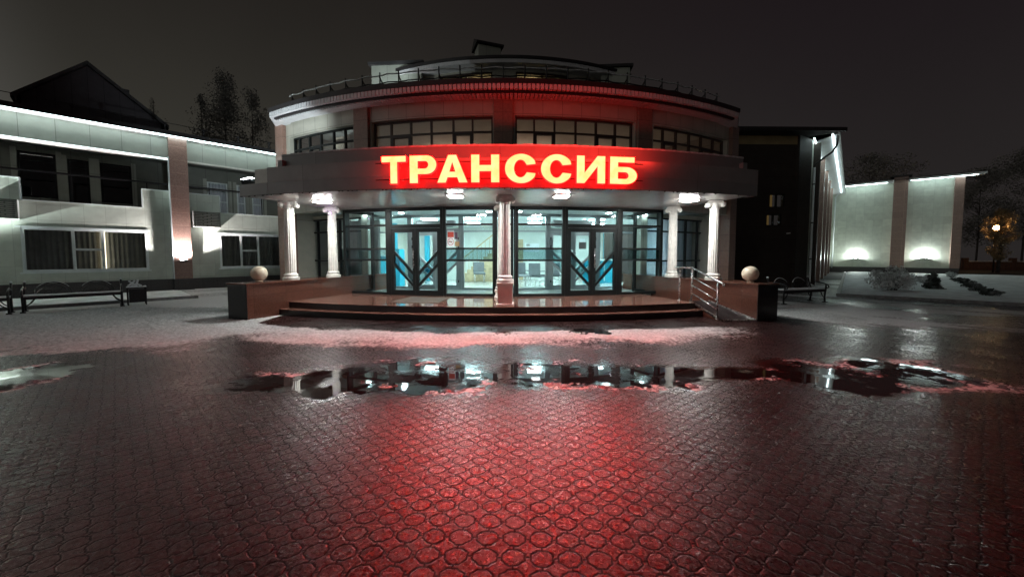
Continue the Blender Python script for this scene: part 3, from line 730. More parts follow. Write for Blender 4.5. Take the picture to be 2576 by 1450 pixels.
# square downlights
lampn = [(810, 505, 'white rectangular lamp under the canopy by the left outer column'), (1145, 490.5, 'white rectangular lamp under the canopy between left doors and middle column'),
         (1412, 490.5, 'white rectangular lamp under the canopy right of the middle column'), (1733, 501, 'white rectangular lamp under the canopy above the ramp')]
for u, v, lab in lampn:
    D = 1.52/kz(v); x = xs(u, v)*D; p = math.atan2(x - CX, CY - D); mm = frame(x, D, math.cos(p), math.sin(p))
    t = empty('canopy_lamp', (x, D, 3.17), p, lab, 'lamp', 'lamps under the canopy')
    mb = MB(); mb.box(mm, -.19, .19, -.19, .19, 3.135, 3.168); mb.build('housing', M['white'], t)
    mb = MB(); mb.box(mm, -.165, .165, -.165, .165, 3.120, 3.134); mb.build('diffuser', M['lamp'], t)
# columns
def column(x, y, z0, z1, r=.145, ped=None, ang=0.0, lab=None):
    mb = MB(); h = z1 - z0; b0 = .20; ct = .22
    prof = [(r*(1.0 - .13*(i/10.)**1.5), b0 + (h - b0 - ct)*i/10.) for i in range(11)]
    mb.lathe((x, y, z0), prof, 96, flute=.10, nf=16); c = sharp(mb.build('column', M['column'], rot), 60)
    if lab: c['label'] = lab
    mb = MB(); mb.lathe((x, y, z0), [(r*1.5, 0), (r*1.5, .035), (r*1.52, .05), (r*1.5, .075), (r*1.3, .09), (r*1.18, .11), (r*1.28, .13), (r*1.3, .15), (r*1.2, .17), (r*1.03, .185), (r*1.0, .205)], 32)
    sharp(mb.build('column_base', M['column'], c), 50)
    mb = MB(); rt = r*.87; mm = frame(x, y, math.cos(ang), math.sin(ang))
    mb.lathe((x, y, z0), [(rt*1.0, h - ct - .01), (rt*1.12, h - ct + .01), (rt*1.05, h - ct + .03), (rt*1.25, h - ct + .09), (rt*1.25, h - .05)], 32)
    mb.box(mm, -r*1.3, r*1.3, -r*1.1, r*1.1, z1 - .05, z1)
    for s_ in (-1, 1):          # ionic volutes
        cx = s_*r*1.28
        for q in range(3):
            rr = .068*(1 - .3*q); L0, L1 = -r*1.05 - .008*q, r*1.05 + .008*q
            vs = []; fs = []; k = 18
            for e_ in (L0, L1):
                for j in range(k):
                    t_ = 2*math.pi*j/k; vs.append(mm(cx + rr*math.cos(t_), e_, z1 - .118 + rr*math.sin(t_)))
            fs = [tuple(range(k)), tuple(range(k, 2*k))[::-1]] + [(j, j + k, (j + 1) % k + k, (j + 1) % k) for j in range(k)]
            mb.add(vs, fs)
    mb.box(mm, -r*1.28, r*1.28, -r*1.0, r*1.0, z1 - .115, z1 - .052)
    bevel(mb.build('capital', M['column'], c), .006, 1)
    if ped:
        mb = MB(); mb.box(mm, -.195, .195, -.195, .195, ped, z0 - .06); mb.box(mm, -.225, .225, -.225, .225, ped + .0, ped + .06)
        mb.box(mm, -.22, .22, -.22, .22, z0 - .059, z0 - .0); bevel(mb.build('pedestal', M['white'], c), .01, 1)
    return c
column(-6.37, 10.65, .925, 3.165, ang=.36, lab='fluted white column at the left front of the porch')
column(-5.80, 12.0, .925, 3.165, ang=.3, lab='fluted white column close to the left of the glass front')
column(5.77, 10.6, .925, 3.165, ang=-.36, lab='fluted white column at the right front of the porch')
column(5.17, 11.95, .925, 3.165, ang=-.3, lab='fluted white column close to the right of the glass front')
column(xs(1270)*9.62, 9.62, .93, 3.165, ped=LZ, r=.15, lab='fluted white column on a pedestal in the middle of the steps')
column(xs(1262)*11.3, 11.35, LZ + .25, 3.165, r=.135, ped=LZ, lab='fluted white column behind the middle one at the glass front')
# ================================================================= ENTRANCE GLAZING
def glazing(u0, u1, rows, R=RW, fm='frame', post=.09, top=3.15, z0=LZ, lab=None, dark=True):
    c = chord(R, phi(u0, R), phi(u1, R)); W = c.L; mb = MB(); b = .06
    mb.box(c, 0, W, -.06, .04, z0, z0 + .08); mb.box(c, 0, W, -.06, .04, top - .09, top + .01)
    for t0 in (0, W - post): mb.box(c, t0, t0 + post, -.065, .055, z0 + .001, top + .005)
    for zz in rows: mb.box(c, post, W - post, -.055, .035, zz - b/2, zz + b/2)
    f = mb.build('glazed_panel', M[fm], rot, label=lab)
    mb = MB(); mb.add([c(post, -.01, z0 + .08), c(W - post, -.01, z0 + .08), c(W - post, -.01, top - .09), c(post, -.01, top - .09)], [(0, 1, 2, 3)])
    mb.build('pane', M['glass'], f)
    if len(rows) == 3 and W > .4:
        mb = MB(); mb.add([c(post, -.02, rows[2]), c(W - post, -.02, rows[2]), c(W - post, -.02, rows[1]), c(post, -.02, rows[1])], [(0, 1, 2, 3)]); mb.build('tinted_band', M['glass_t'], f)
    return c, f
rows = [2.60, 1.84, 1.47]
RI = 13.3
def doorset(u0, u1, R=RW, fm='frame', lab='', post=.09, top=3.15, z0=LZ, chev=1):
    c = chord(R, phi(u0, R), phi(u1, R)); W = c.L; mb = MB()
    mb.box(c, 0, W, -.06, .04, top - .09, top + .01); mb.box(c, 0, W, -.07, .05, 2.50, 2.62); mb.box(c, 0, W, -.06, .04, z0, z0 + .03)
    for t0 in (0, W - post): mb.box(c, t0, t0 + post, -.068, .058, z0 + .001, top + .005)
    f = mb.build('door_frame', M[fm], rot, label='frame of the ' + lab)
    mb = MB(); mb.add([c(post, -.01, 2.6), c(W - post, -.01, 2.6), c(W - post, -.01, top - .09), c(post, -.01, top - .09)], [(0, 1, 2, 3)]); mb.build('pane', M['glass'], f)
    hw = (W - 2*post)/2
    for s_ in (0, 1):
        a0 = post + .005 + s_*hw; a1 = a0 + hw - .01; st = .10
        mb = MB(); y0, y1 = -.05, .045
        mb.box(c, a0, a0 + st, y0, y1, z0 + .03, 2.49); mb.box(c, a1 - st, a1, y0, y1, z0 + .03, 2.49)
        mb.box(c, a0 + st, a1 - st, y0, y1, z0 + .03, z0 + .17); mb.box(c, a0 + st, a1 - st, y0, y1, 2.37, 2.49)
        # chevron bars: fall towards the meeting stiles
        ia, ib = a0 + st, a1 - st
        for zt in ((1.72, 1.05), (1.32, .66)):
            hi, lo = zt; z_l, z_r = (hi, lo) if s_ == 0 else (lo, hi)
            if chev < 0: z_l, z_r = z_r, z_l
            mb.prism([(ia, z_l - .05), (ib, z_r - .05), (ib, z_r + .058), (ia, z_l + .058)], c, y0 + .003, y1 - .003)
        d = mb.build('door', M[fm], rot, label='%s leaf of the %s' % ('left' if s_ == 0 else 'right', lab))
        mb = MB(); mb.add([c(ia, -.005, z0 + .17), c(ib, -.005, z0 + .17), c(ib, -.005, 2.37), c(ia, -.005, 2.37)], [(0, 1, 2, 3)]); mb.build('pane', M['glass'], d)
        ab = [(1.72, 1.05), (1.32, .66)]
        if (s_ == 1) != (chev < 0): ab = [(q[1], q[0]) for q in ab]
        mb = MB(); mb.add([c(ia, -.012, ab[1][0]), c(ib, -.012, ab[1][1]), c(ib, -.012, ab[0][1]), c(ia, -.012, ab[0][0])], [(0, 1, 2, 3)]); mb.build('tinted_band', M['glass_t'], d)
        if s_ == (0 if lab.startswith('left') else 1) or fm != 'frame':
            hx = a1 - .05 if s_ == 0 else a0 + .05
            mb = MB(); mb.tube([c(hx, .1, 1.22), c(hx, .1, 1.85)], .014, 8); mb.tube([c(hx, .04, 1.32), c(hx, .1, 1.32)], .01, 6); mb.tube([c(hx, .04, 1.75), c(hx, .1, 1.75)], .01, 6)
            mb.build('handle', M['steel'], d, True)
        for hz in (.6, 1.9, 2.2):
            hx = a0 if s_ == 0 else a1
            mb = MB(); mb.box(c, hx - .018, hx + .018, .045, .07, hz, hz + .1); mb.build('hinge', M['frame'], d)
    return c, f
glazing(866, 978, rows, lab='glazed panel at the left end of the entrance')
doorset(978, 1115, lab='left entrance double door')
cPost, fPost = glazing(1115, 1246, rows, lab='glazed panel left of the middle column')
glazing(1246, 1256, [], lab='dark post strip left of the middle column', post=.05)
glazing(1256, 1287, rows, lab='narrow glazed panel behind the middle column', post=.03)
glazing(1287, 1296, [], lab='dark post strip right of the middle column', post=.05)
glazing(1296, 1420, rows, lab='glazed panel right of the middle column')
doorset(1420, 1557, lab='right entrance double door')
glazing(1557, 1664, rows, lab='glazed panel at the right end of the entrance')
# closer bracket / air curtain at the left door
# inner partition in grey aluminium
rin = [2.62, 2.5]
def gi(u0, u1, rows_, lab): glazing(u0, u1, rows_, R=RI, fm='grey_frame', lab=lab, post=.10)
gi(905, 1032, [2.52], 'grey inner glazed panel behind the left end'); doorset(1032, 1160, R=RI, fm='grey_frame', lab='left inner grey door')
gi(1160, 1268, [2.52], 'grey inner glazed panel left of the middle'); gi(1268, 1378, [2.52], 'grey inner glazed panel right of the middle')
doorset(1378, 1502, R=RI, fm='grey_frame', lab='right inner grey door'); gi(1502, 1625, [2.52], 'grey inner glazed panel behind the right end')
# shell of the lobby
mb = MB(); mb.box(AW, vL, vR, -2.06, -.1, 3.158, 3.169, 20); mb.build('vestibule_ceiling', M['inceil'], rot)
mb = MB(); mb.box(AW, vL, vR, -2.1, -.2, LZ - .1, LZ - .004, 20); mb.build('vestibule_floor', M['infloor'], rot)
YB = 19.6
jL, jR = phi(880, 13.3), phi(1650, 13.3)
poly = [arc(13.3)(jL + (jR - jL)*i/16, 0, 0)[:2] for i in range(17)] + [(6.6, YB), (-7.6, YB)]
mb = MB(); mb.slab(poly, LZ - .1, LZ - .008); mb.build('lobby_floor', M['infloor'], rot)
mb = MB(); mb.slab(poly, 3.10, 3.15); mb.build('lobby_ceiling', M['inceil'], rot)
mb = MB(); mb.box(frame(-7.6, YB, 1, 0), 0, 14.2, -.1, 0, LZ - .004, 3.1); mb.build('lobby_back_wall', M['inwall'], rot)
for (x0, y0), (x1, y1) in ((poly[0], poly[-1]), (poly[16], poly[17])):
    m_ = frame(x0, y0, x1 - x0, y1 - y0); mb = MB(); mb.box(m_, 0, math.hypot(x1 - x0, y1 - y0), -.05, .05, 0, 3.1); mb.build('lobby_side_wall', M['inwall'], rot)
# glass cheeks of the vestibule
for ph, w_ in ((vL, 'left'), (vR, 'right')):
    x0, y0, _ = AW(ph, -.1, 0); x1, y1, _ = arc(RG)(ph*.93, 0, 0)
    c = frame(x0, y0, x1 - x0, y1 - y0); W = math.hypot(x1 - x0, y1 - y0); mb = MB()
    mb.box(c, 0, W, -.05, .05, LZ, LZ + .08); mb.box(c, 0, W, -.05, .05, 3.06, 3.158)
    for t0 in (0, W - .09): mb.box(c, t0, t0 + .09, -.055, .055, LZ + .001, 3.157)
    for zz in rows: mb.box(c, .09, W - .09, -.045, .045, zz - .03, zz + .03)
    f = mb.build('glazed_panel', M['frame'], rot, label='glazed cheek at the %s side of the vestibule' % w_)
    mb = MB(); mb.add([c(.09, 0, LZ + .08), c(W - .09, 0, LZ + .08), c(W - .09, 0, 3.06), c(.09, 0, 3.06)], [(0, 1, 2, 3)]); mb.build('pane', M['glass'], f)
mb = MB(); mb.box(frame(-12, 19.7, 1, 0), 0, 4.3, -.1, 0, 0, 3.15); mb.build('side_room_wall', M['dark_in'], rot)
mb = MB(); mb.box(frame(6.7, 19.7, 1, 0), 0, 4.3, -.1, 0, 0, 3.15); mb.build('side_room_wall', M['inwall'], rot)
# pillar stubs inside vestibule: pale boxes of heater curtains over doors
def heater(u, lab):
    p = phi(u, 13.6); x, y, _ = arc(13.55)(p, 0, 0); mm = frame(x, y, math.cos(p), math.sin(p))
    t = empty('air_heater', (x, y, 2.7), p, lab, 'air heater', 'air heaters over the inner doors')
    mb = MB(); mb.box(mm, -.75, .75, -.12, .12, 2.68, 2.9); bevel(mb.build('casing', M['grey_frame'], t), .03)
    mb = MB(); mb.box(mm, -.65, .65, -.08, .08, 2.668, 2.679); mb.build('outlet', M['dark_in'], t)
heater(1095, 'long grey air heater over the left inner door'); heater(1440, 'long grey air heater over the right inner door')
# ceiling lamps in lobby
cl = [(1180, 15.0-.6, 'left part of the vestibule'), ]
k = 0
spots = [(13.9+.5, 920, 'far left of the vestibule'), (14.4, 1010, 'left outer door'), (14.4, 1230, 'middle of the vestibule, left'), (14.4, 1305, 'middle of the vestibule, right'), (14.4, 1530, 'right outer door'), (14.4, 1620, 'far right of the vestibule')]
for Rr, u, w in spots:
    p = phi(u, Rr); x, y, _ = arc(Rr)(p, 0, 0)
    t = empty('round_ceiling_lamp', (x, y, 3.165), 0, 'small round ceiling lamp inside above the ' + w, 'lamp', 'round lamps in the vestibule ceiling')
    mb = MB(); mb.lathe((x, y, 3.13), [(.12, .034), (.13, .0), (.11, -.01)], 20); mb.build('ring', M['inceil'], t, True)
    mb = MB(); mb.lathe((x, y, 3.10), [(.09, .018), (.09, .0), (.05, -.01)], 20); mb.build('diffuser', M['ceil_lamp'], t, True)
for Rr in (12.3, 10.5):
    for u in (930, 1080, 1190, 1345, 1500, 1620):
        p = phi(u, Rr); x, y, _ = arc(Rr)(p, 0, 0); mm = frame(x, y, 1, 0)
        t = empty('panel_lamp', (x, y, 3.1), 0, 'square panel lamp in the lobby ceiling, %s row, %s' % ('front' if Rr > 11 else 'back', {930: 'far left', 1080: 'behind the left door', 1190: 'left of the middle column', 1345: 'right of the middle column', 1500: 'behind the right door', 1620: 'far right'}[u]), 'lamp', 'panel lamps in the lobby ceiling')
        mb = MB(); mb.box(mm, -.31, .31, -.31, .31, 3.085, 3.098); mb.build('housing', M['grey_frame'], t)
        mb = MB()
        for q in range(4): mb.box(mm, -.28, .28, -.27 + .14*q, -.16 + .14*q, 3.07, 3.084)
        mb.build('diffuser', M['ceil_lamp'], t)
x, y, _ = arc(12.2)(phi(1720, 12.2), 0, 0)
t = empty('panel_lamp', (x, y, 3.14), 0, 'cold panel lamp in the side room behind the white blinds', 'lamp', 'panel lamps in the side room')
mb = MB(); mb.box(frame(x, y, 1, 0), -.5, .5, -.4, .4, 3.09, 3.11); mb.build('diffuser', emit('cold_lamp', (.78, .86, 1.0), 80.0), t)
mb = MB(); mb.box(frame(x, y, 1, 0), -.55, .55, -.45, .45, 3.112, 3.14); mb.build('housing', M['grey_frame'], t)
# lobby furniture
def lob(u, R): p = phi(u, R); x, y, _ = arc(R)(p, 0, 0); return x, y, p
def desk(u, R, w, lab, hh=1.1):
    x, y, p = lob(u, R); mm = frame(x, y, math.cos(p), math.sin(p)); t = empty('reception_desk', (x, y, LZ), p, lab, 'desk')
    mb = MB(); mb.box(mm, -w/2, w/2, -.3, .3, LZ, LZ + hh - .06); mb.build('front', M['cyan'], t)
    mb = MB(); mb.box(mm, -w/2 - .05, w/2 + .05, -.35, .38, LZ + hh - .06, LZ + hh); mb.build('counter_top', M['inceil'], t)
    for q in range(int(w/.5)):
        mb = MB(); mb.box(mm, -w/2 + .25 + q*.5, -w/2 + .30 + q*.5, .3, .315, LZ + .1, LZ + hh - .1); mb.build('trim', M['inceil'], t)
desk(1505, 10.6, 1.3, 'turquoise reception desk with a white top seen through the right door')
desk(960, 11.0, 1.2, 'turquoise counter with a white top at the left end of the lobby', 1.3)
def cyanpost(u, R, w, lab, z1=3.08):
    x, y, p = lob(u, R); mm = frame(x, y, math.cos(p), math.sin(p)); mb = MB(); mb.box(mm, -w/2, w/2, -w/2, w/2, LZ, z1)
    o = bevel(mb.build('turquoise_pillar', M['cyan'], loc=(x, y, LZ)), .01); tag(o, lab, 'pillar', 'turquoise pillars in the lobby')
cyanpost(1002, 12.4, .34, 'turquoise pillar just inside the left leaf of the left door', 1.55+LZ); cyanpost(1528, 9.4, .32, 'left one of two turquoise pillars behind the right door'); cyanpost(1543, 9.4, .18, 'narrow right one of two turquoise pillars behind the right door')
cyanpost(1074, 9.2, .2, 'turquoise pillar beyond the right leaf of the left door'); cyanpost(992, 11.2, .2, 'slim turquoise pillar beside the left counter')
def chair(u, R, rot_, lab, mt='chair'):
    x, y, p = lob(u, R); t = empty('lobby_chair', (x, y, LZ), rot_, lab, 'chair', 'chairs in the lobby'); mm = frame(x, y, math.cos(rot_), math.sin(rot_))
    mb = MB(); mb.box(mm, -.26, .26, -.25, .27, LZ + .40, LZ + .50); bevel(mb.build('seat', M[mt], t), .03)
    mb = MB(); mb.box(mm, -.26, .26, -.32, -.22, LZ + .48, LZ + .98); bevel(mb.build('backrest', M[mt], t), .03)
    for a in (-.22, .22):
        for b in (-.22, .24):
            mb = MB(); mb.tube([mm(a, b, LZ), mm(a, b, LZ + .4)], .015, 8); mb.build('leg', M['steel'], t, True)
        mb = MB(); mb.box(mm, a*1.18 - .02, a*1.18 + .02, -.24, .2, LZ + .62, LZ + .66); mb.build('armrest', M[mt], t)
chair(1312, 11.5, .3, 'small grey lobby chair next to the middle column'); chair(1352, 11.9, 2.6, 'dark grey lobby armchair with its back to the right glass panel')
chair(1395, 11.6, 2.9, 'dark lobby armchair half hidden by the right door frame'); chair(1205, 9.8, .2, 'pale lobby chair far behind the left glass panel')
# small table
x, y, p = lob(1322, 11.9); t = empty('lobby_table', (x, y, LZ), 0, 'low round grey table beside the lobby chairs', 'table')
mb = MB(); mb.lathe((x, y, LZ + .44), [(.28, 0), (.28, .03)], 24); mb.build('table_top', M['grey_frame'], t); mb = MB(); mb.tube([(x, y, LZ), (x, y, LZ + .44)], .025, 8); mb.build('leg', M['steel'], t)
# staircase
x, y, p = lob(1196, 8.9); mm = frame(x, y, 1, 0); t = empty('inner_staircase', (x, y, LZ), 0, 'wooden stair flight with a sloping rail behind the left glass panel', 'staircase')
mb = MB()
for i in range(9): mb.box(mm, -.8 + i*.2, -.6 + i*.2, -.4, .3, LZ, LZ + .9 + .16*(i + 1) - .8)
mb.build('stairs', M['wood'], t)
mb = MB(); mb.bar(mm(-.7, .32, LZ + 1.05), mm(.9, .32, LZ + 2.3), .05, .06)
mb.build('rail', M['wood'], t)
for i in range(9):
    mb = MB(); mb.tube([mm(-.7 + i*.2, .32, LZ + .25 + .15*i), mm(-.7 + i*.2, .32, LZ + 1.05 + .156*i)], .014, 6); mb.build('baluster', M['wood'], t)
# papers on back wall
def paper(u, R, z, w, h, mt, lab, nm='poster', cat='poster', o=.0):
    p = phi(u, R); x, y, _ = arc(R)(p, 0, 0)
    if R < 9: y = YB - .012; x = xs(u)*y; p = 0; z = z + .04
    mm = frame(x, y, math.cos(p), math.sin(p)); mb = MB(); mb.box(mm, -w/2, w/2, 0, .008, z, z + h)
    ob = mb.build(nm, mt, loc=(x, y, z)); tag(ob, lab, cat); return mm
wht = mat('white_paper', (.75, .76, .78), .6, var=.03); orn = mat('tan_paper', (.4, .26, .13), .6); grf = mat('grey_sheet', (.22, .2, .2), .5)
paper(1338, 8.55, 1.75, .75, .45, wht, 'white notice sheets on the back wall right of the middle column')
paper(1328, 8.55, 2.05, .2, .12, orn, 'small tan card on the back wall above the notices')
paper(1465, 8.55, 2.05, .28, .4, wht, 'white framed certificate seen through the right door'); paper(1432, 8.55, 2.05, .26, .4, wht, 'white framed certificate left of the right door leaf')
paper(1465, 13.36, 1.86, .30, .26, grf, 'grey notice sheet on the glass of the right inner door')
mb = MB(); y = YB - .01; x = xs(1306)*y; mb.box(frame(x, y, 1, 0), -.2, .2, 0, .06, LZ, 2.45)
tag(mb.build('wooden_door', M['wood'], loc=(x, y, LZ)), 'pale wooden door in the lobby back wall beside the middle column', 'door')
# no smoking poster on the glass right of the left door
c = cPost; a0 = hit(c, 1125); a1 = hit(c, 1142)
redp = mat('red_print', (.42, .05, .03), .5, var=.05); pk = mat('pale_print', (.62, .42, .38), .5)
t = empty('no_smoking_poster', (*c(a0, .03, 0)[:2], 1.9), c.ang, 'white poster with a red no smoking ring on the glass', 'poster')
mb = MB(); mb.box(c, a0, a1, .0, .006, 1.90, 2.42); mb.build('sheet', wht, t)
mb = MB(); mb.box(c, a0 + .01, a1 - .01, .0065, .008, 2.2, 2.37); mb.build('red_picture', redp, t)
cx_, cz_ = (a0 + a1)/2, 2.06; mb = MB()
mb.tube([c(cx_ + .09*math.cos(q*.2618), .01, cz_ + .11*math.sin(q*.2618)) for q in range(24)], .008, 6, closed=True)
mb.bar(c(cx_ - .06, .01, cz_ + .07), c(cx_ + .06, .01, cz_ - .07), .014, .008); mb.build('ban_ring', redp, t)
mb = MB(); mb.box(c, cx_ - .07, cx_ + .05, .0065, .009, cz_ - .01, cz_ + .012); mb.build('cigarette', M['dark_in'], t)
mb = MB(); mb.box(c, a1 + .01, a1 + .11, .0, .006, 2.14, 2.36); o = mb.build('notice', mat('purple_print', (.06, .03, .06), .5), loc=c(a1 + .05, 0, 2.14)); tag(o, 'small dark purple notice right of the no smoking poster', 'notice')
mb = MB(); mb.box(c, a1 + .02, a1 + .17, .0, .006, 1.92, 2.06); o = mb.build('notice', orn, loc=c(a1 + .05, 0, 1.92)); tag(o, 'small tan notice right of and below the no smoking poster', 'notice')
# little purple camera light at the inner left column
x, y = xs(831)*11.75, 11.78
t = empty('security_camera', (x, y, 2.92), 0, 'small camera with a purple glow on the capital of the left inner column', 'camera')
mb = MB(); mb.tube([(x, y + .06, 2.98), (x, y, 2.95)], .02, 8); mb.build('body', M['grey_frame'], t)
mb = MB(); mb.lathe((x, y - .02, 2.93), [(.012, 0), (.022, .01), (.022, .03), (.012, .04)], 12); mb.build('lens', emit('purple_glow', (.75, .3, 1.0), 14.0), t)
# ================================================================= SIGN
def poly_arc(cx, cy, rx_, ry_, a0, a1, n): return [(cx + rx_*math.cos(R_(a0 + (a1 - a0)*i/n)), cy + ry_*math.sin(R_(a0 + (a1 - a0)*i/n))) for i in range(n + 1)]
def letter_polys(ch):
    t = .30; v = .24                # stem, bar (cell 1 x 1 before scaling)
    if ch == 'T': return [[(0, 1), (0, .78), (.355, .78), (.355, 0), (.645, 0), (.645, .78), (1, .78), (1, 1)]], []
    if ch == 'P':
        o = [(0, 0), (0, 1), (.62, 1)] + poly_arc(.62, .66, .38, .34, 90, -90, 16) + [(.31, .32), (.31, 0)]
        i = [(.31, .53), (.31, .79), (.56, .79)] + poly_arc(.56, .66, .13, .13, 90, -90, 10) + [(.56, .53)]
        return [o], [i]
    if ch == 'A':
        o = [(0, 0), (.365, 1), (.635, 1), (1, 0), (.715, 0), (.655, .19), (.345, .19), (.285, 0)]
        return [o], [[(.41, .40), (.59, .40), (.50, .72)]]
    if ch == 'H': return [[(0, 0), (0, 1), (.30, 1), (.30, .63), (.70, .63), (.70, 1), (1, 1), (1, 0), (.70, 0), (.70, .40), (.30, .40), (.30, 0)]], []
    if ch == 'C':
        o = poly_arc(.52, .5, .52, .53, 25, 335, 44)
        o = [p for p in o]
        i = poly_arc(.50, .5, .20, .31, 322, 38, 28)
        o[0] = (.985, .66); o[-1] = (.985, .34)
        i[0] = (.695, .375); i[-1] = (.695, .625)
        return [o + i], []
    if ch == 'I':   # Cyrillic I
        return [[(0, 0), (0, 1), (.28, 1), (.28, .40), (.72, 1), (1, 1), (1, 0), (.72, 0), (.72, .60), (.28, 0)]], []
    if ch == 'B':   # Cyrillic Be
        o = [(0, 0), (0, 1), (.90, 1), (.90, .79), (.30, .79), (.30, .635), (.60, .635)] + poly_arc(.60, .3175, .40, .3175, 90, -90, 16)
        i = [(.30, .20), (.30, .435), (.56, .435)] + poly_arc(.56, .3175, .12, .1175, 90, -90, 10) + [(.56, .20)]
        return [o], [i]
sign = empty('illuminated_sign', (CX, CY - 18.8, 3.2), 0, 'glowing red and yellow Cyrillic letters across the curved canopy', 'sign')
spec = [('T', 959.7, 1021.3), ('P', 1030, 1098), ('A', 1099, 1176), ('H', 1184.5, 1256), ('C', 1269.4, 1348.4), ('C', 1360, 1438), ('I', 1450, 1522), ('B', 1533.6, 1602)]
SR = 18.95
for ch_, ua, ub in spec:
    c = chord(SR, phi(ua, SR, 430), phi(ub, SR, 430)); W = c.L
    z0, z1 = 3.215, 3.815
    outs, ins = letter_polys(ch_)
    cu = bpy.data.curves.new('letter', 'CURVE'); cu.dimensions = '2D'; cu.fill_mode = 'BOTH'
    for poly in outs + ins:
        spn = cu.splines.new('POLY'); cc = []
        for q in poly:
            if not cc or (abs(q[0] - cc[-1][0]) + abs(q[1] - cc[-1][1])) > 1e-4: cc.append(q)
        if (abs(cc[0][0] - cc[-1][0]) + abs(cc[0][1] - cc[-1][1])) < 1e-4: cc.pop()
        spn.points.add(len(cc) - 1)
        for i, q in enumerate(cc): spn.points[i].co = (q[0]*W, q[1]*(z1 - z0), 0, 1)
        spn.use_cyclic_u = True
    def solid(extr, out_, nm, mt, par, infl=0.0):
        cu.extrude = extr; cu.offset = infl
        tmp = bpy.data.objects.new('tmp', cu); COL.objects.link(tmp)
        bpy.context.view_layer.update()
        dg = bpy.context.evaluated_depsgraph_get(); me0 = bpy.data.meshes.new_from_object(tmp.evaluated_get(dg))
        mb = MB(); mb.add([c(v.co.x, out_ + v.co.z, z0 + v.co.y) for v in me0.vertices], [tuple(p.vertices) for p in me0.polygons])
        bpy.data.objects.remove(tmp); bpy.data.meshes.remove(me0)
        return mb.build(nm, mt, par)
    body = solid(.045, -.045, 'letter', M['sign_side'], sign, .0)
    solid(.004, .005, 'letter_face', M['sign_face'], body, -.006)
    bpy.data.curves.remove(cu)
mb = MB()
for zz in (3.33, 3.7): mb.tube([arc(18.82)(phi(955, 18.7) + (phi(1606, 18.7) - phi(955, 18.7))*i/30, 0, zz) for i in range(31)], .012, 6)
mb.build('mounting_rail', M['frame'], sign)
for k_ in range(4):  # added red area lamps that carry the sign's light up to the wall
    pa = phi(1130 + 150*k_, SR, 430); x, y, _ = arc(19.0)(pa, 0, 0)
    ld = bpy.data.lights.new('sign_wash_fill', 'AREA'); ld.shape = 'RECTANGLE'; ld.size = 1.4; ld.size_y = .08; ld.energy = [4, 6, 8, 8][k_]; ld.color = (1.0, .03, .02)
    lo = bpy.data.objects.new('sign_wash_fill', ld); COL.objects.link(lo); lo.parent = sign
    lo.location = wmat(sign).inverted() @ Vector((x, y, 3.86)); 
    lo.rotation_euler = (Vector(arc(15.4)(pa, 0, 6.2)) - Vector((x, y, 3.86))).to_track_quat('-Z', 'Y').to_euler()
# ================================================================= LEFT WING
wing = empty('side_wing', (-14.4, 18.9, 0), WL.ang, 'two storey grey green wing with balconies, left of the round building', 'building')
WZ = 7.0
def a_(u, o=0.0, v=600): return hit(WL, u, o, v)
aP0, aP1 = a_(430, .3, 500), a_(476, .3, 500)
a_end = a_(700) + 6; a_beg = a_(0) - 7
# upper band wall
zb = 6.08
mb = MB(); mb.box(WL, a_beg, a_end, -.3, 0, zb, WZ); mb.build('upper_wall', M['panel'], wing)
mb = MB(); mb.box(WL, a_beg, aP0 - .01, -.3, .03, zb - .10, zb); mb.box(WL, aP1 + .01, a_end, -.3, .03, zb - .08, zb); ledge = mb.build('ledge', M['white'], wing)
mb = MB(); mb.box(WL, a_beg, aP0 - .02, .032, .05, zb - .085, zb - .02); mb.build('ledge_light', M['led_dim'], wing, label='white light strip along the lower edge of the upper wall')
# loggia recess
RZ = 3.35
mb = MB()
wh = [(a_(45, -1.5, 430), a_(142, -1.5, 430), 4.0, 5.85), (a_(170, -1.5, 430), a_(224, -1.5, 430), 3.5, 5.75), (a_(252, -1.5, 440), a_(330, -1.5, 440), 4.0, 5.75),
      (a_(520, -1.5, 460), a_(572, -1.5, 460), 3.7, 5.45), (a_(594, -1.5, 460), a_(616, -1.5, 460), 3.7, 5.45), (a_(632, -1.5, 460), a_(660, -1.5, 460), 3.7, 5.45)]
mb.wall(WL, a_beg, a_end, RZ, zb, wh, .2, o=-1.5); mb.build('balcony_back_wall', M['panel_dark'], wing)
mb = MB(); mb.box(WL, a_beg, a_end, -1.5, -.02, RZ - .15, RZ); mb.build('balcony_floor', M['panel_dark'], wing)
mb = MB(); mb.box(WL, a_beg, a_end, -1.5, -.3, zb, zb + .1); mb.build('balcony_ceiling', M['panel_dark'], wing)
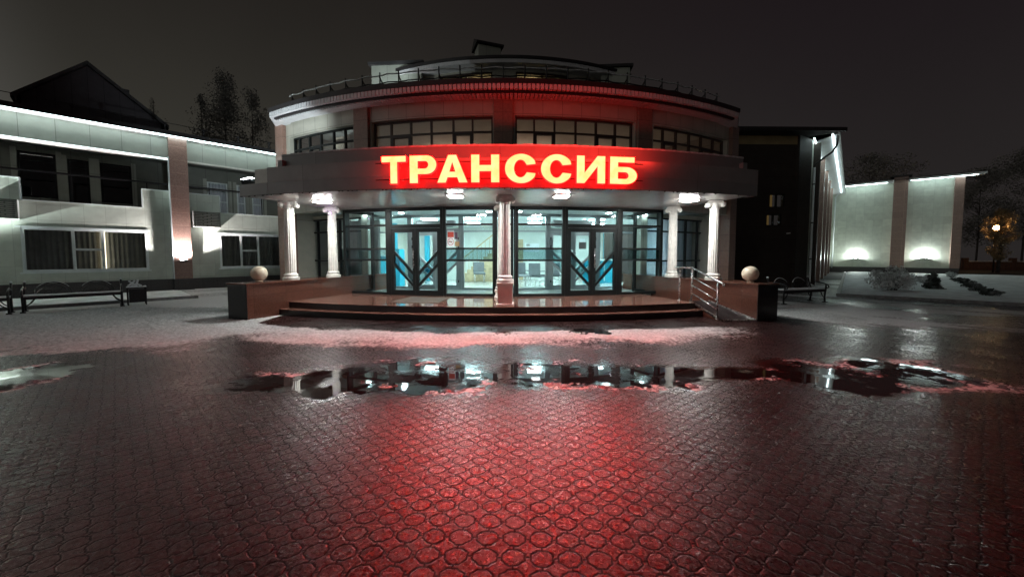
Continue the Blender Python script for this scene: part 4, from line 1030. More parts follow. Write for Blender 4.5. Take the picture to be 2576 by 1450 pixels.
def win_st(par, m, a0, a1, z0, z1, o, mull=(), trans=(), fm='white_frame', gm='glass_d', bw=.07, sill=True, curt=None, lab=None, depth=.05):
    mb = MB(); mb.box(m, a0, a1, o - depth, o + depth, z0, z0 + bw); mb.box(m, a0, a1, o - depth, o + depth, z1 - bw, z1)
    for q in [a0 + bw/2] + list(mull) + [a1 - bw/2]: mb.box(m, q - bw/2, q + bw/2, o - depth - .003, o + depth + .003, z0 + .001, z1 - .001)
    for (q0, q1, zz) in trans: mb.box(m, q0, q1, o - depth + .004, o + depth - .004, zz - bw/2, zz + bw/2)
    f = mb.build('window', M[fm], par, label=lab)
    mb = MB(); mb.add([m(a0 + .01, o, z0 + .01), m(a1 - .01, o, z0 + .01), m(a1 - .01, o, z1 - .01), m(a0 + .01, o, z1 - .01)], [(0, 1, 2, 3)]); mb.build('pane', M[gm], f)
    if sill: mb = MB(); mb.box(m, a0 - .06, a1 + .06, o, o + .2, z0 - .05, z0 - .005); mb.build('sill', M[fm], f)
    if curt:
        mb = MB(); n = int((a1 - a0)/.02); vs = []
        for i in range(n + 1):
            a = a0 + (a1 - a0)*i/n; w_ = .03*math.sin(a*42 + 1.5*math.sin(a*3)) + .015*math.sin(a*17)
            vs += [m(a, o - .28 + w_, z0 - .05), m(a, o - .28 + w_, z1)]
        mb.add(vs, [(2*i, 2*i + 2, 2*i + 3, 2*i + 1) for i in range(n)]); mb.build('curtain', M[curt], f, True)
    return f
labs = ['leftmost dark balcony window', 'dark balcony door', 'dark balcony window right of the balcony door', 'pale lit balcony window right of the pilaster', 'narrow balcony window near the round building', 'last narrow balcony window']
for i, h_ in enumerate(wh):
    win_st(wing, WL, *h_, -1.6, fm='frame' if i < 3 else 'white_frame', curt=('white_curtain' if i >= 3 else None), lab=labs[i], sill=False, trans=[(h_[0] + .07, h_[1] - .07, h_[3] - .32)] if i < 3 else [(h_[0] + .07, h_[1] - .07, h_[2] + .75)])
    mb = MB(); 
    for q0, q1, zz0, zz1 in ((h_[0] - .16, h_[0] - .01, h_[2] - .1, h_[3] + .12), (h_[1] + .01, h_[1] + .16, h_[2] - .1, h_[3] + .12)): mb.box(WL, q0, q1, -1.49, -1.44, zz0, zz1)
    mb.build('window_surround', M['panel'], wing)
mb = MB(); mb.box(WL, a_beg, a_end, -2.6, -2.5, RZ, zb); mb.build('inner_wall', M['dark_in'], wing)
# ground storey wall with windows + balcony parapets in one stepped front
wA = (a_(52, 0), a_(372, 0), .97, 2.70); wB = (a_(551, 0), a_(745, 0), .97, 2.70)
aw0 = wA[0] - 6.2
mb = MB(); mb.wall(WL, a_beg, a_end, .52, 3.72, [wA, wB], .28, step=3); mb.build('lower_wall', M['panel_low'], wing)
mb = MB(); mb.wall(WL, a_beg, a_end, 0, .52, [], .2, o=.06); mb.build('plinth', M['plinth'], wing)
mb = MB(); mb.box(WL, a_beg, a_end, -1.2, -1.1, 0, 3.4); mb.build('inner_wall', M['dark_in'], wing)
aB = [(a_beg, a_(49, 0, 480)), (a_(358, 0, 500), a_(552, .0, 500))]
for q0, q1 in aB: mb = MB(); mb.box(WL, q0, q1, -.28, -.001, 3.72, 4.55); mb.build('balcony_parapet', M['panel_low'], wing)
mb = MB()
for q0, q1 in aB:
    mb.box(WL, q0 - .02, q1 + .02, -.30, .03, 4.55, 4.585); mb.box(WL, q1 - .012, q1 + .022, -.28, .03, 3.755, 4.548); mb.box(WL, q0 - .022, q0 + .012, -.28, .03, 3.755, 4.548)
mb.box(WL, aB[0][1] + .03, aB[1][0] - .03, -.30, .03, 3.722, 3.755); mb.box(WL, aB[1][1] + .03, a_end, -.30, .03, 3.722, 3.755)
mb.build('parapet_trim', M['white_frame'], wing)
ma, mb_ = a_(184), a_(258); z_t = 1.86
win_st(wing, WL, *wA, -.06, mull=[ma, mb_], trans=[(ma, mb_, z_t)], curt='curtain', lab='wide white framed window with grey curtains left of the pilaster', bw=.09)
mq, mr = a_(606), a_(649)
win_st(wing, WL, *wB, -.06, mull=[mq, mr], trans=[(mq, mr, z_t)], curt='curtain', lab='white framed window right of the pilaster', bw=.09)
# bright gap between the curtains
x0 = a_(261.5); mb = MB(); mb.box(WL, x0 - .03, x0 + .035, -.24, -.225, .99, 2.66); mb.build('curtain_gap', emit('warm_room_gap', (1.0, .86, .62), 1.3), wing, label='warm lit gap between the curtains')
x0 = a_(246); mb = MB(); mb.box(WL, x0 - .05, x0 + .03, -.25, -.235, 1.0, 2.64); mb.build('curtain_edge', M['lace'], wing)
# trims around windows
for w_ in (wA, wB): mb = MB(); mb.box(WL, w_[0] - .12, w_[1] + .05, 0.001, .045, w_[3], w_[3] + .05); mb.build('window_trim', M['white_frame'], wing)
# pilasters
aP = (aP0 + aP1)/2; bay = 7.9
for pa, lab in ((aP, 'brown pink pilaster between the balconies'), (aP - bay, 'brown pink pilaster at the left edge')):
    w2 = (aP1 - aP0)/2
    mb = MB(); mb.box(WL, pa - w2, pa + w2, -.25, .30, .52, WZ - .002); mb.box(WL, pa - w2 - .0, pa - w2 + .05, .3, .302, .52, WZ - .01)
    bevel(mb.build('pilaster', M['pink'], wing, label=lab), .01, 1)
    mb = MB(); mb.box(WL, pa - w2 - .03, pa + w2 + .03, -.2, .36, 0, .52); mb.build('pilaster_base', M['plinth'], wing)
    mb = MB(); mb.box(WL, pa - w2 - .035, pa - w2 - .003, -.0, .32, .53, zb + .02); mb.build('corner_trim', M['white_frame'], wing)
# eaves
mb = MB(); mb.box(WL, a_beg, a_end, -.3, .72, WZ, WZ + .04); mb.build('soffit', M['ribs'], wing)
mb = MB(); mb.box(WL, a_beg, a_end, .72, .80, WZ - .03, WZ + .16); mb.build('gutter', M['gutter'], wing)
mb = MB(); mb.box(WL, a_beg, a_end, .62, .65, WZ - .03, WZ - .004); mb.box(WL, a_beg, a_end, .40, .43, WZ - .03, WZ - .004); mb.build('eave_light', M['led'], wing, label='white light strip under the eaves')
mb = MB(); vs = [WL(a_beg, .8, WZ + .16), WL(a_end, .8, WZ + .16), WL(a_end, -7, WZ + 2.0), WL(a_beg, -7, WZ + 2.0)]; mb.add(vs, [(0, 1, 2, 3)]); mb.build('roof', M['roofsnow'], wing)
# gable behind
def gp(u, v, o=-3.0):
    a = hit(WL, u, o, v); D = dep(WL, a, o); return a, zat(v, D)
gpts = [gp(52, 238), gp(220, 167), gp(405, 312)]
mb = MB(); zf = 6.9
poly = [(gpts[0][0], zf), (gpts[2][0], zf), gpts[2], gpts[1], gpts[0]]
mb.prism(poly, WL, -9, -3.0); gb = mb.build('gable', mat('dark_gable_panel', (.055, .048, .055), .8, joints=(.5, 4, .01), var=.1), wing)
mb = MB()
for (p, q) in ((gpts[0], gpts[1]), (gpts[1], gpts[2])):
    dx = q[0] - p[0]; dz = q[1] - p[1]; ll = math.hypot(dx, dz); ex = (dx/ll*.35, dz/ll*.35)
    P0 = (p[0] - (ex[0] if p is gpts[0] else 0), p[1] - (ex[1] if p is gpts[0] else 0)); P1 = (q[0] + (ex[0] if q is gpts[2] else 0), q[1] + (ex[1] if q is gpts[2] else 0))
    mb.prism([P0, P1, (P1[0], P1[1] + .16), (P0[0], P0[1] + .16)], WL, -9.2, -2.7)
mb.build('gable_roof', M['roof'], gb)
q = gp(300, 226, -4); mb = MB(); mb.box(WL, q[0] - .3, q[0] + .35, -4.6, -4, q[1] - 1.2, q[1] + .1); mb.build('chimney', M['roof'], wing)
# roof posts and cable
rr_ = empty('roof_railing', WL(0, .3, WZ), 0, 'thin dark snow guard posts with a rail along the left wing roof', 'railing')
aa = a_(0, .3, 250) - 1
tops = []
while aa < a_end - 1:
    mb = MB(); mb.box(WL, aa - .03, aa + .03, .27, .33, WZ + .2, WZ + .62); mb.box(WL, aa - .06, aa + .06, .24, .36, WZ + .50, WZ + .56); mb.build('post', M['iron'], rr_); tops.append(aa); aa += 1.35
mb = MB(); mb.tube([WL(q, .3, WZ + .60) for q in tops], .014, 6); mb.build('rail', M['iron'], rr_)
# balcony handrail
mb = MB(); mb.box(WL, a_beg, aP0 - .02, -.16, -.10, 4.86, 4.93); mb.box(WL, aP1 + .02, a_end, -.16, -.10, 4.86, 4.93)
a = a_beg
while a < a_end:
    if not (aP0 - .1 < a < aP1 + .1): mb.box(WL, a - .02, a + .02, -.15, -.11, 3.76, 4.86)
    a += 2.2
mb.build('balcony_handrail', M['iron'], wing)
# slotted air conditioner boxes
slotw = mat('white_slotted_screen', (.7, .74, .71), .4)
def acbox(a0, a1, lab):
    t = empty('conditioner_screen', WL((a0 + a1)/2, .2, 2.98), WL.ang, lab, 'screen box', 'slotted screen boxes on the wing')
    z0, z1 = 2.98, 3.70; o1 = .42
    mb = MB(); mb.box(WL, a0, a1, .002, .02, z0, z1); mb.box(WL, a0, a0 + .02, .02, o1, z0, z1); mb.box(WL, a1 - .02, a1, .02, o1, z0, z1)
    mb.box(WL, a0 + .02, a1 - .02, .02, o1, z0, z0 + .02); mb.box(WL, a0 + .02, a1 - .02, .02, o1, z1 - .02, z1); mb.build('casing', slotw, t)
    mb = MB(); W_ = a1 - a0; rows_ = 9; holes = []
    rh = (z1 - z0 - .06)/rows_
    for r_i in range(rows_):
        n_ = 3 if r_i % 2 else 2
        for k_ in range(n_):
            sp0 = a0 + .04 + (W_ - .08)*k_/n_ + .02; sp1 = a0 + .04 + (W_ - .08)*(k_ + 1)/n_ - .02
            holes.append((sp0, sp1, z0 + .03 + rh*r_i + rh*.3, z0 + .03 + rh*r_i + rh*.78))
    mb.wall(WL, a0, a1, z0, z1, holes, .012, o=o1 + .012); mb.build('slotted_front', M['panel_dark'], t)
    mb = MB(); mb.box(WL, a0 + .12, a1 - .12, .06, .36, z0 + .06, z1 - .1); mb.build('air_conditioner', M['white'], t)
acbox(a_(-46, .2, 530), a_(47, .2, 530), 'slotted screen box at the left picture edge under the balcony')
acbox(a_(484, .2, 545), a_(552, .2, 545), 'slotted screen box right of the pink pilaster under the balcony')
# sconces on pilasters: real lamp heads + spots
def sconce(m, a, o, z, lab, power, grp, par_ang, col=(1, .95, .96), size=150):
    x, y, _ = m(a, o, z)
    t = empty('wall_uplight', (x, y, z), par_ang, lab, 'wall lamp', grp)
    mb = MB(); mb.prism([(a - .13, z + .03), (a + .13, z + .03), (a + .08, z - .05), (a - .08, z - .05)], m, o - .12, o + .08); mb.build('housing', M['frame'], t)
    mb = MB(); mb.box(m, a - .11, a + .11, o - .09, o + .06, z + .031, z + .04); mb.build('lens', M['sconce'], t)
    ld = bpy.data.lights.new('uplight', 'SPOT' if size else 'POINT'); ld.energy = power; ld.color = col; ld.shadow_soft_size = .03
    if size: ld.spot_size = R_(size); ld.spot_blend = .25
    lo = bpy.data.objects.new('uplight_beam', ld); COL.objects.link(lo); lo.parent = t; lo.location = (0, 0, .07); lo.rotation_euler = (R_(180), 0, 0)
    return t
sconce(WL, aP, .48, zat(655, dep(WL, aP, .48)), 'bright wall uplight on the brown pink pilaster of the left wing', 420, 'wall uplights', WL.ang, (1.0, .90, .90))
sconce(WL, aP - bay, .52, 1.4, 'wall uplight on the pilaster beyond the left picture edge', 1300, 'wall uplights', WL.ang, (.9, 1.0, .97))
# floodlight at canopy left end
x, y, _ = arc(18.2)(phi(603, 18.4, 460), 0, 0)
t = empty('flood_lamp', (x, y, 3.55), 0, 'small bright flood lamp on the left end of the canopy pointing up', 'flood lamp')
mb = MB(); mb.bar((x - .12, y, 3.62), (x + .12, y + .02, 3.68), .16, .1); mb.build('housing', M['frame'], t)
mb = MB(); mb.add([(x - .13, y - .08, 3.70), (x + .13, y - .08, 3.76), (x + .13, y + .1, 3.76), (x - .13, y + .1, 3.70)], [(0, 1, 2, 3)]); mb.build('lens', emit('flood_lens', (.85, .93, 1.0), 20), t)
ld = bpy.data.lights.new('flood', 'SPOT'); ld.energy = 300; ld.color = (.85, .97, 1.0); ld.spot_size = R_(85); ld.spot_blend = .5; ld.shadow_soft_size = .08
lo = bpy.data.objects.new('flood_beam', ld); COL.objects.link(lo); lo.parent = t; lo.location = (-.25, -.1, .25)
tgt = Vector((-8.7, 13.6, 6.0)) - Vector((x - .25, y - .1, 3.8)); lo.rotation_euler = tgt.to_track_quat('-Z', 'Y').to_euler()
D = 14.6; x = xs(985, 212)*D; z = 7.72
t = empty('flood_lamp', (x, D, z), 0, 'small flood lamp on the roof shining on the pale box left of the top tier', 'flood lamp')
mb = MB(); mb.bar((x - .08, D, z), (x + .08, D, z + .04), .1, .1); mb.build('housing', M['frame'], t)
mb = MB(); mb.bar((x, D, z - .05), (x, D, z - .3), .03); mb.build('bracket', M['frame'], t)
ld = bpy.data.lights.new('roof_flood', 'SPOT'); ld.energy = 120; ld.color = (.85, .97, 1.0); ld.spot_size = R_(100); ld.spot_blend = .6; ld.shadow_soft_size = .05
lo = bpy.data.objects.new('roof_flood_beam', ld); COL.objects.link(lo); lo.parent = t; lo.location = (-.1, .15, .1)
lo.rotation_euler = (Vector((-6.6, 17.0, 9.2)) - Vector((x - .1, D + .15, z + .1))).to_track_quat('-Z', 'Y').to_euler()
# ================================================================= RIGHT BLOCK AND FAR WING
RC = (xs(2028, 700)*18.7, 18.7)
RS = frame(RC[0], RC[1], dB[0], dB[1])         # side wall, outward = towards camera right
M['blockwall'] = mat('dark_brown_cladding', (.045, .035, .03), .6, joints=(.9, .6, .006), var=.1, spec=.2)
blk = empty('right_block', (RC[0], RC[1], 0), RS.ang, 'dark two storey block right of the round building with a drainpipe at its corner', 'building')
RF = frame(7.5, 18.0, 1, 0.02)
LF = hit(RF, 2001, 0, 500)
BH = 7.35
def bhole(u0, u1, v0, v1): return (hit(RF, u0, 0, v0), hit(RF, u1, 0, v0), zat(v1, 18.1), zat(v0, 18.1))
bh = [bhole(1935, 1974, 487, 522), bhole(1927, 1965, 538, 568)]
mb = MB(); mb.wall(RF, -3, LF, 0, BH, bh, .25); mb.build('front_wall', M['blockwall'], blk)
dimy = emit('dim_yellow_reflection', (1.0, .62, .2), .035)  # dim glow stands for the lamp-lit tree reflected in the panes
for i, h_ in enumerate(bh):
    f = win_st(blk, RF, *h_, -.08, mull=[(h_[0] + h_[1])/2], fm='frame', sill=False, bw=.05, lab='faint yellow window %s' % ('upper' if i == 0 else 'lower'))
    mb = MB(); mb.box(RF, h_[0], h_[1], -.9, -.85, h_[2] - .2, h_[3] + .3); mb.build('reflection_glow', dimy, f)
mb = MB(); P = RF(LF, 0, 0); F2 = frame(P[0], P[1] - .12, RC[0] - P[0], RC[1] - P[1] + .12); F2L = math.hypot(RC[0] - P[0], RC[1] - P[1] + .12)
mb.box(F2, 0, F2L, -.4, 0, 0, BH); mb.build('corner_pilaster', M['blockwall'], blk)
bandz0 = BH - .42
mb = MB(); mb.box(RF, -3, LF - .01, .004, .03, bandz0, BH - .02); mb.build('lamplit_band', mat('ochre_lamplight', (.30, .22, .11), .6), blk)  # ochre strip paints the street lamp's yellow light along the wall top
mb = MB(); mb.box(RF, -3, LF + F2L + .3, -7, .7, BH, BH + .06); mb.build('soffit', M['roof'], blk)
mb = MB(); mb.box(RF, -3, LF + F2L + .3, .7, .8, BH - .02, BH + .14); mb.build('gutter', M['gutter'], blk)
mb = MB(); mb.add([RF(-3, .8, BH + .15), RF(LF + F2L + .3, .8, BH + .15), RF(LF + F2L + .3, -7, BH + 1.4), RF(-3, -7, BH + 1.4)], [(0, 1, 2, 3)]); mb.build('roof', M['roofsnow'], blk)
# side wall going back to far wing
SL = 23.2
FZe = 7.35
sw = [(2.0 + 3.4*i, 3.4 + 3.4*i, z0, z1) for i in range(6) for z0, z1 in ((1.0, 2.7), (4.4, 6.2))]
mb = MB(); mb.wall(RS, 0, SL, .5, FZe, sw, .25); mb.build('side_wall', M['tile'], blk)
mb = MB(); mb.box(RS, 0, SL, -.2, .05, 0, .5); mb.build('side_plinth', M['plinth'], blk)
for i, h_ in enumerate(sw): win_st(blk, RS, *h_, -.1, mull=[(h_[0] + h_[1])/2], fm='white_frame', sill=False, bw=.07)
mb = MB(); mb.box(RS, 0, SL, -1.2, -1.1, 0, FZe); mb.build('inner_wall', M['dark_in'], blk)
for k_, a in enumerate((.9, 5.2, 9.5, 14, 18.5)):
    mb = MB(); mb.box(RS, a - .0, a + .5, 0, .28, 0, FZe - .01); mb.build('side_pilaster', M['pink'] if k_ else M['blockwall'], blk)
mb = MB(); mb.box(RS, -.6, SL, -.3, .95, FZe, FZe + .04); mb.build('side_soffit', M['ribs'], blk)
mb = MB(); mb.box(RS, -.7, SL - .6, .95, 1.03, FZe - .03, FZe + .17); mb.build('side_gutter', M['white_frame'], blk)
mb = MB(); mb.box(RS, -.5, SL - 1.5, .74, .79, FZe - .05, FZe - .004); mb.box(RS, -.3, SL - 1.5, .06, .10, FZe - .04, FZe - .004); mb.build('side_eave_light', M['led'], blk)
mb = MB(); mb.add([RS(-.7, 1.03, FZe + .17), RS(SL, 1.03, FZe + .17), RS(SL, -5, FZe + 1.6), RS(-.7, -5, FZe + 1.6)], [(0, 1, 2, 3)]); mb.build('side_roof', M['roof'], blk)
# drainpipe: hopper, goose neck and stack
mb = MB(); mb.tube([RS(-.15, .93, FZe - .02), RS(-.15, .93, FZe - .45), RS(-.05, .78, FZe - .75), RS(-.05, .14, FZe - 1.25), RS(-.05, .12, FZe - 1.4)], .05, 10); mb.build('pipe_neck', M['gutter'], blk)
mb = MB(); mb.tube([RS(-.05, .12, FZe - 1.4), RS(-.05, .12, .2), RS(-.1, .3, .08)], .05, 10); dp = mb.build('drainpipe', M['white_frame'], blk, True)
for zz in (5.1, 3.2, 1.4): mb = MB(); mb.lathe(RS(-.05, .12, zz), [(.06, 0), (.06, .06)], 12); mb.build('pipe_collar', M['gutter'], dp)
mb = MB(); mb.bar(RF(hit(RF, 1980, .2), .15, zat(587, 18)), RF(hit(RF, 1988, .2), .15, zat(586, 18)), .06, .05)  # plain white bar stands for a small streak of white light
o = mb.build('white_streak_bar', M['white'], loc=RF(hit(RF, 1980, .2), .15, 2.6)); tag(o, 'small white bar standing for a streak of light on the dark right block', 'camera')
# glowing spots on added brackets, standing for small warm reflections
for (u, v, D, lab) in ((1797, 266, 13.2, 'tiny glowing spot for a warm reflection at the right end of the round roof'), (1847, 366, 14.6, 'tiny glowing spot for a warm reflection beside the rightmost upper windows')):
    x = xs(u, v)*D; z = zat(v, D); t = empty('reflection_spot', (x, D, z), 0, lab, 'lamp', 'tiny warm reflection spots')
    mb = MB(); mb.lathe((x, D, z - .03), [(.01, 0), (.03, .015), (.03, .04), (.01, .055)], 12); mb.build('glow_spot', emit('warm_reflection', (1, .75, .45), 6), t)
    mb = MB(); mb.bar((x, D, z + .03), (x, D + .25, z + .06), .04); mb.build('bracket', M['frame'], t)
# far wing
FC = RS(SL, 0, 0)
FF = frame(FC[0], FC[1], dB[1], -dB[0])        # runs to the right and towards the camera
far = empty('far_wing', (FC[0], FC[1], 0), FF.ang, 'pale tiled wing at the far right lit by two wall uplights', 'building')
f0 = 0; f1 = hit(FF, 2240, .2); f2 = hit(FF, 2276, .2); f3 = hit(FF, 2392, .2); f4 = hit(FF, 2417, .2)
FH = zat(470, dep(FF, 0)) - .15
FG = -.3
mb = MB(); mb.box(FF, 0, f1, -.3, 0, .52, FH); mb.box(FF, f2, f3, -.3, 0, .52, FH); mb.build('wall', M['tile'], far)
mb = MB(); mb.box(FF, 0, f4, -.3, .05, FG, .52); mb.build('plinth', M['plinth'], far)
mb = MB(); mb.box(FF, f1, f2, -.5, .35, .52, zat(446, dep(FF, f1, .35))); pz_ = mb.build('pilaster', M['pink'], far, label='tall middle pilaster standing above the roof line')
mb = MB(); zt = zat(446, dep(FF, f1, .35)); mb.box(FF, f1 - .2, f2 + .2, -.7, .55, zt, zt + .12); mb.build('pilaster_cap', M['gutter'], pz_)
mb = MB(); mb.box(FF, f3, f4, -.3, .3, .52, FH); mb.build('pilaster', M['pink'], far, label='pilaster at the right end of the far wing')
mb = MB(); F3 = FF(f4, 0, 0); mb.box(frame(F3[0], F3[1], dB[0], dB[1]), 0, 8, -.3, 0, FG, FH); mb.build('end_wall', M['panel_dark'], far)
for (q0, q1) in ((0.9, f1 - .02), (f2 + .02, f4 + 1.0)):
    mb = MB(); mb.box(FF, q0, q1, -.3, .75, FH, FH + .05); mb.build('soffit', M['ribs'], far)
    mb = MB(); mb.box(FF, q0, q1, .75, .83, FH - .02, FH + .14); mb.build('gutter', M['white_frame'], far)
    mb = MB(); mb.box(FF, q0 + .1, q1 - .4, .60, .65, FH - .05, FH - .003); mb.build('eave_light', M['led_far'], far)
mb = MB()
for i in range(110):
    a = i*(f4 + 1)/110
    if f1 - .1 < a < f2 + .1: continue
    mb.box(FF, a, a + (f4 + 1)/110*.7, -.2, .84, FH + .14, FH + .22)
mb.build('roof_ribs', M['roofsnow'], far)
mb = MB(); mb.add([FF(0, .85, FH + .18), FF(f4 + 1, .85, FH + .18), FF(f4 + 1, -6, FH + .9), FF(0, -6, FH + .9)], [(0, 1, 2, 3)]); mb.build('roof', M['roof'], far)
mb = MB(); mb.tube([FF(.9, .6, FH - .1), FF(.35, .15, FH - .9), FF(.3, .12, .4)], .05, 8); mb.build('drainpipe', M['white_frame'], far, True)
for u, w in ((2152, 'left'), (2325, 'right')):
    a = hit(FF, u, .15, 640); sconce(FF, a, .18, zat(649, dep(FF, a, .18)), '%s of the two bright wall uplights on the far wing' % w, 100, 'wall uplights', FF.ang, (.90, 1.0, .98), 0)
# ================================================================= LAWNS
lawnm = mat('snow_covered_lawn', (.80, .83, .83), .75, var=.18, vs=2.5, bump=.9, bs=14)
def lawn(name, m, a0, a1, o0, o1, nx, ny, h=.10, seed=3):
    vs = []; X = np.linspace(a0, a1, nx); Y = np.linspace(o0, o1, ny); gx, gy = np.meshgrid(X, Y)
    e = np.minimum.reduce([gx - a0, a1 - gx, gy - o0, o1 - gy]); z = h*np.clip(e/.25, 0, 1)**.5 + .05*(fbm(gx, gy, .6, 4, seed) - .5)*np.clip(e/.5, 0, 1) + .015*fbm(gx, gy, 5, 3, seed)
    for y_ in range(ny):
        for x_ in range(nx): vs.append(m(gx[y_, x_], gy[y_, x_], z[y_, x_]))
    mb = MB(); mb.add(vs, [(y_*nx + x_, y_*nx + x_ + 1, (y_ + 1)*nx + x_ + 1, (y_ + 1)*nx + x_) for y_ in range(ny - 1) for x_ in range(nx - 1)])
    o = mb.build(name, lawnm, None, True); tag(o, kind='structure'); return o
lawn('lawn', WL, a_beg - 6, -2.0, 1.5, 5.0, 160, 50)
LE = frame(13.1, 14.7, dB[1], -dB[0])          # along the front kerb, outward = towards camera
lawn('lawn', LE, 0, 34, -26.5, 0, 180, 180, seed=8)
kerbm = mat('concrete_kerb', (.16, .16, .16), .6, var=.3, vs=9, bump=.4)
mb = MB(); mb.box(LE, -.12, 34, .0, .12, 0, .11); mb.box(LE, -.12, -.0, -26, -.0, 0, .11); tag(mb.build('kerb', kerbm), kind='structure')
mb = MB(); mb.box(WL, a_beg - 6, -1.95, 5.0, 5.12, 0, .10); tag(mb.build('kerb', kerbm), kind='structure')
# ================================================================= BENCHES
def bench(x, y, ang, lab):
    t = empty('park_bench', (x, y, 0), ang, lab, 'bench', 'ornate iron benches'); m = frame(x, y, math.cos(ang), math.sin(ang)); W = .97
    # o positive = front (towards camera)
    for i in range(4):
        mb = MB(); mb.box(m, -W, W, .20 - .12*i - .05, .20 - .12*i + .05, .42, .455); mb.build('seat_slat', M['iron'], t)
    mb = MB(); n = 60; pr = []
    for i in range(n): 
        a = -W + 2*W*i/n; hh = .022 + .014*vnoise(np.array([a*5]), np.array([.1]), 8)[0]; mb.box(m, a, a + 2*W/n, -.20, .245, .457, .457 + hh)
    mb.build('seat_snow', M['snow'], t)
    mb = MB(); mb.box(m, -W, W, .25, .27, .37, .43); mb.box(m, -W, W, -.22, -.20, .37, .43); mb.build('seat_frame', M['iron'], t)
    for s_ in (-1, 1):
        a = s_*W
        mb = MB(); mb.tube([m(a, .25, .02), m(a, .235, .2), m(a, .26, .42), m(a, .27, .62)], .026, 8); mb.box(m, a - .05, a + .05, .2, .34, 0, .03)
        mb.tube([m(a - s_*.02, .24, .16), m(a - s_*.12, .24, .24), m(a - s_*.2, .24, .37)], .014, 6); mb.build('leg', M['iron'], t, True)
        mb = MB(); mb.tube([m(a, -.24, .02), m(a, -.21, .2), m(a, -.2, .42), m(a, -.30, .70), m(a, -.34, .84)], .026, 8); mb.box(m, a - .05, a + .05, -.3, -.18, 0, .03)
        mb.tube([m(a - s_*.02, -.2, .16), m(a - s_*.12, -.2, .24), m(a - s_*.2, -.2, .37)], .014, 6); mb.build('leg', M['iron'], t, True)
        mb = MB(); mb.tube([m(a, -.28, .64), m(a, -.05, .70), m(a, .2, .66), m(a, .33, .60), m(a, .36, .53), m(a, .31, .50), m(a, .28, .54)], .02, 8); mb.build('armrest', M['iron'], t, True)
        mb = MB(); mb.lathe(m(a, -.34, .83), [(.02, 0), (.035, .02), (.035, .04), (.015, .06)], 10); mb.build('finial', M['snow_soft'], t, True)
        c0 = s_*.44
        mb = MB()
        for rr, zz in ((.37, .36), (.29, .27)):
            mb.tube([m(c0 + rr*math.cos(q*math.pi/16), -.22 - .1*math.sin(q*math.pi/16), .46 + zz*math.sin(q*math.pi/16)) for q in range(17)], .014, 6)
        for q in (-1, 1):
            mb.tube([m(c0 + q*(.04 + .05*math.cos(k_*.5))*1.2 + q*.03, -.25, .55 + .055*math.sin(k_*.5)) for k_ in range(11)], .011, 6)
            mb.tube([m(c0 + q*.02, -.23, .46), m(c0 + q*.14, -.26, .58), m(c0 + q*.21, -.27, .66)], .009, 5)
        mb.build('back_arch', M['iron'], t, True)
        mb = MB(); mb.tube([m(c0 + .37*math.cos(q*math.pi/16), -.22 - .1*math.sin(q*math.pi/16), .474 + .36*math.sin(q*math.pi/16)) for q in range(3, 14)], .0105, 5); mb.build('arch_snow', M['snow_soft'], t, True)
    return t
p = WL(-4.93, 5.9, 0); bench(p[0], p[1], WL.ang, 'black iron bench with snowy seat beside the litter bin on the left')
p = WL(-7.10, 5.95, 0); bench(p[0], p[1], WL.ang, 'black iron bench cut off by the left picture edge')
bench(xs(2005, 740)*12.75, 12.75, .30, 'black iron bench half hidden behind the right granite parapet')
# litter bin
x, y, _ = WL(-3.62, 6.0, 0); t = empty('litter_bin', (x, y, 0), WL.ang, 'black square litter bin topped with snow beside the bench', 'litter bin'); m = frame(x, y, math.cos(WL.ang), math.sin(WL.ang))
for a in (-.21, .21):
    for b in (-.17, .17):
        mb = MB(); mb.bar(m(a, b, 0), m(a, b, .56), .025); mb.build('leg', M['iron'], t)
mb = MB(); mb.box(m, -.18, .18, -.15, .15, .09, .53); mb.build('container', M['iron'], t)
mb = MB(); mb.box(m, -.24, .24, -.2, .2, .56, .585); mb.build('lid', M['iron'], t)
mb = MB()
for (a0, b0, a1, b1, z1) in ((-.2, 0, -.02, 0, .80), (.02, 0, -.17, .02, .80), (-.02, 0, .05, 0, .84), (-.12, 0, .12, 0, .62)):
    mb.tube([m(a0, b0, .62), m((a0 + a1)/2, 0, .70), m(a1, b1, z1 if z1 > .7 else .62)], .026, 7, taper=.03)
mb.build('ornament', M['snow'], t, True)
mb = MB()
for i in range(16):
    a = -.23 + .46*i/16; mb.box(m, a, a + .46/16, -.19, .19, .586, .60 + .02*random.random())
mb.build('lid_snow', M['snow'], t)
# ================================================================= PLANTS
def leafmat(name, c0, c1):
    m, nt, out = newmat(name); b = nt.nodes.new('ShaderNodeBsdfPrincipled'); tc = nt.nodes.new('ShaderNodeTexCoord')
    f = ramp(nt, noise(nt, tc.outputs['Object'], 3.0, 5), .35, .65); L(nt, mixc(nt, f, c0, c1), b.inputs['Base Color']); b.inputs['Roughness'].default_value = .8
    L(nt, b.outputs[0], out.inputs[0]); return m
M['leaf_snow'] = leafmat('snowy_leaves', (.50, .52, .51), (.85, .87, .87))
M['leaf_dark'] = leafmat('hazed_dark_leaves', (.12, .115, .10), (.30, .29, .26))  # crown colour lightened in place of distant haze
M['leaf_green'] = leafmat('dark_shrub', (.04, .05, .04), (.30, .32, .31))
M['leaf_lamplit'] = leafmat('lamplit_twigs', (.26, .19, .11), (.5, .38, .2))  # street lamp glow put into the twig colour, paler and more golden
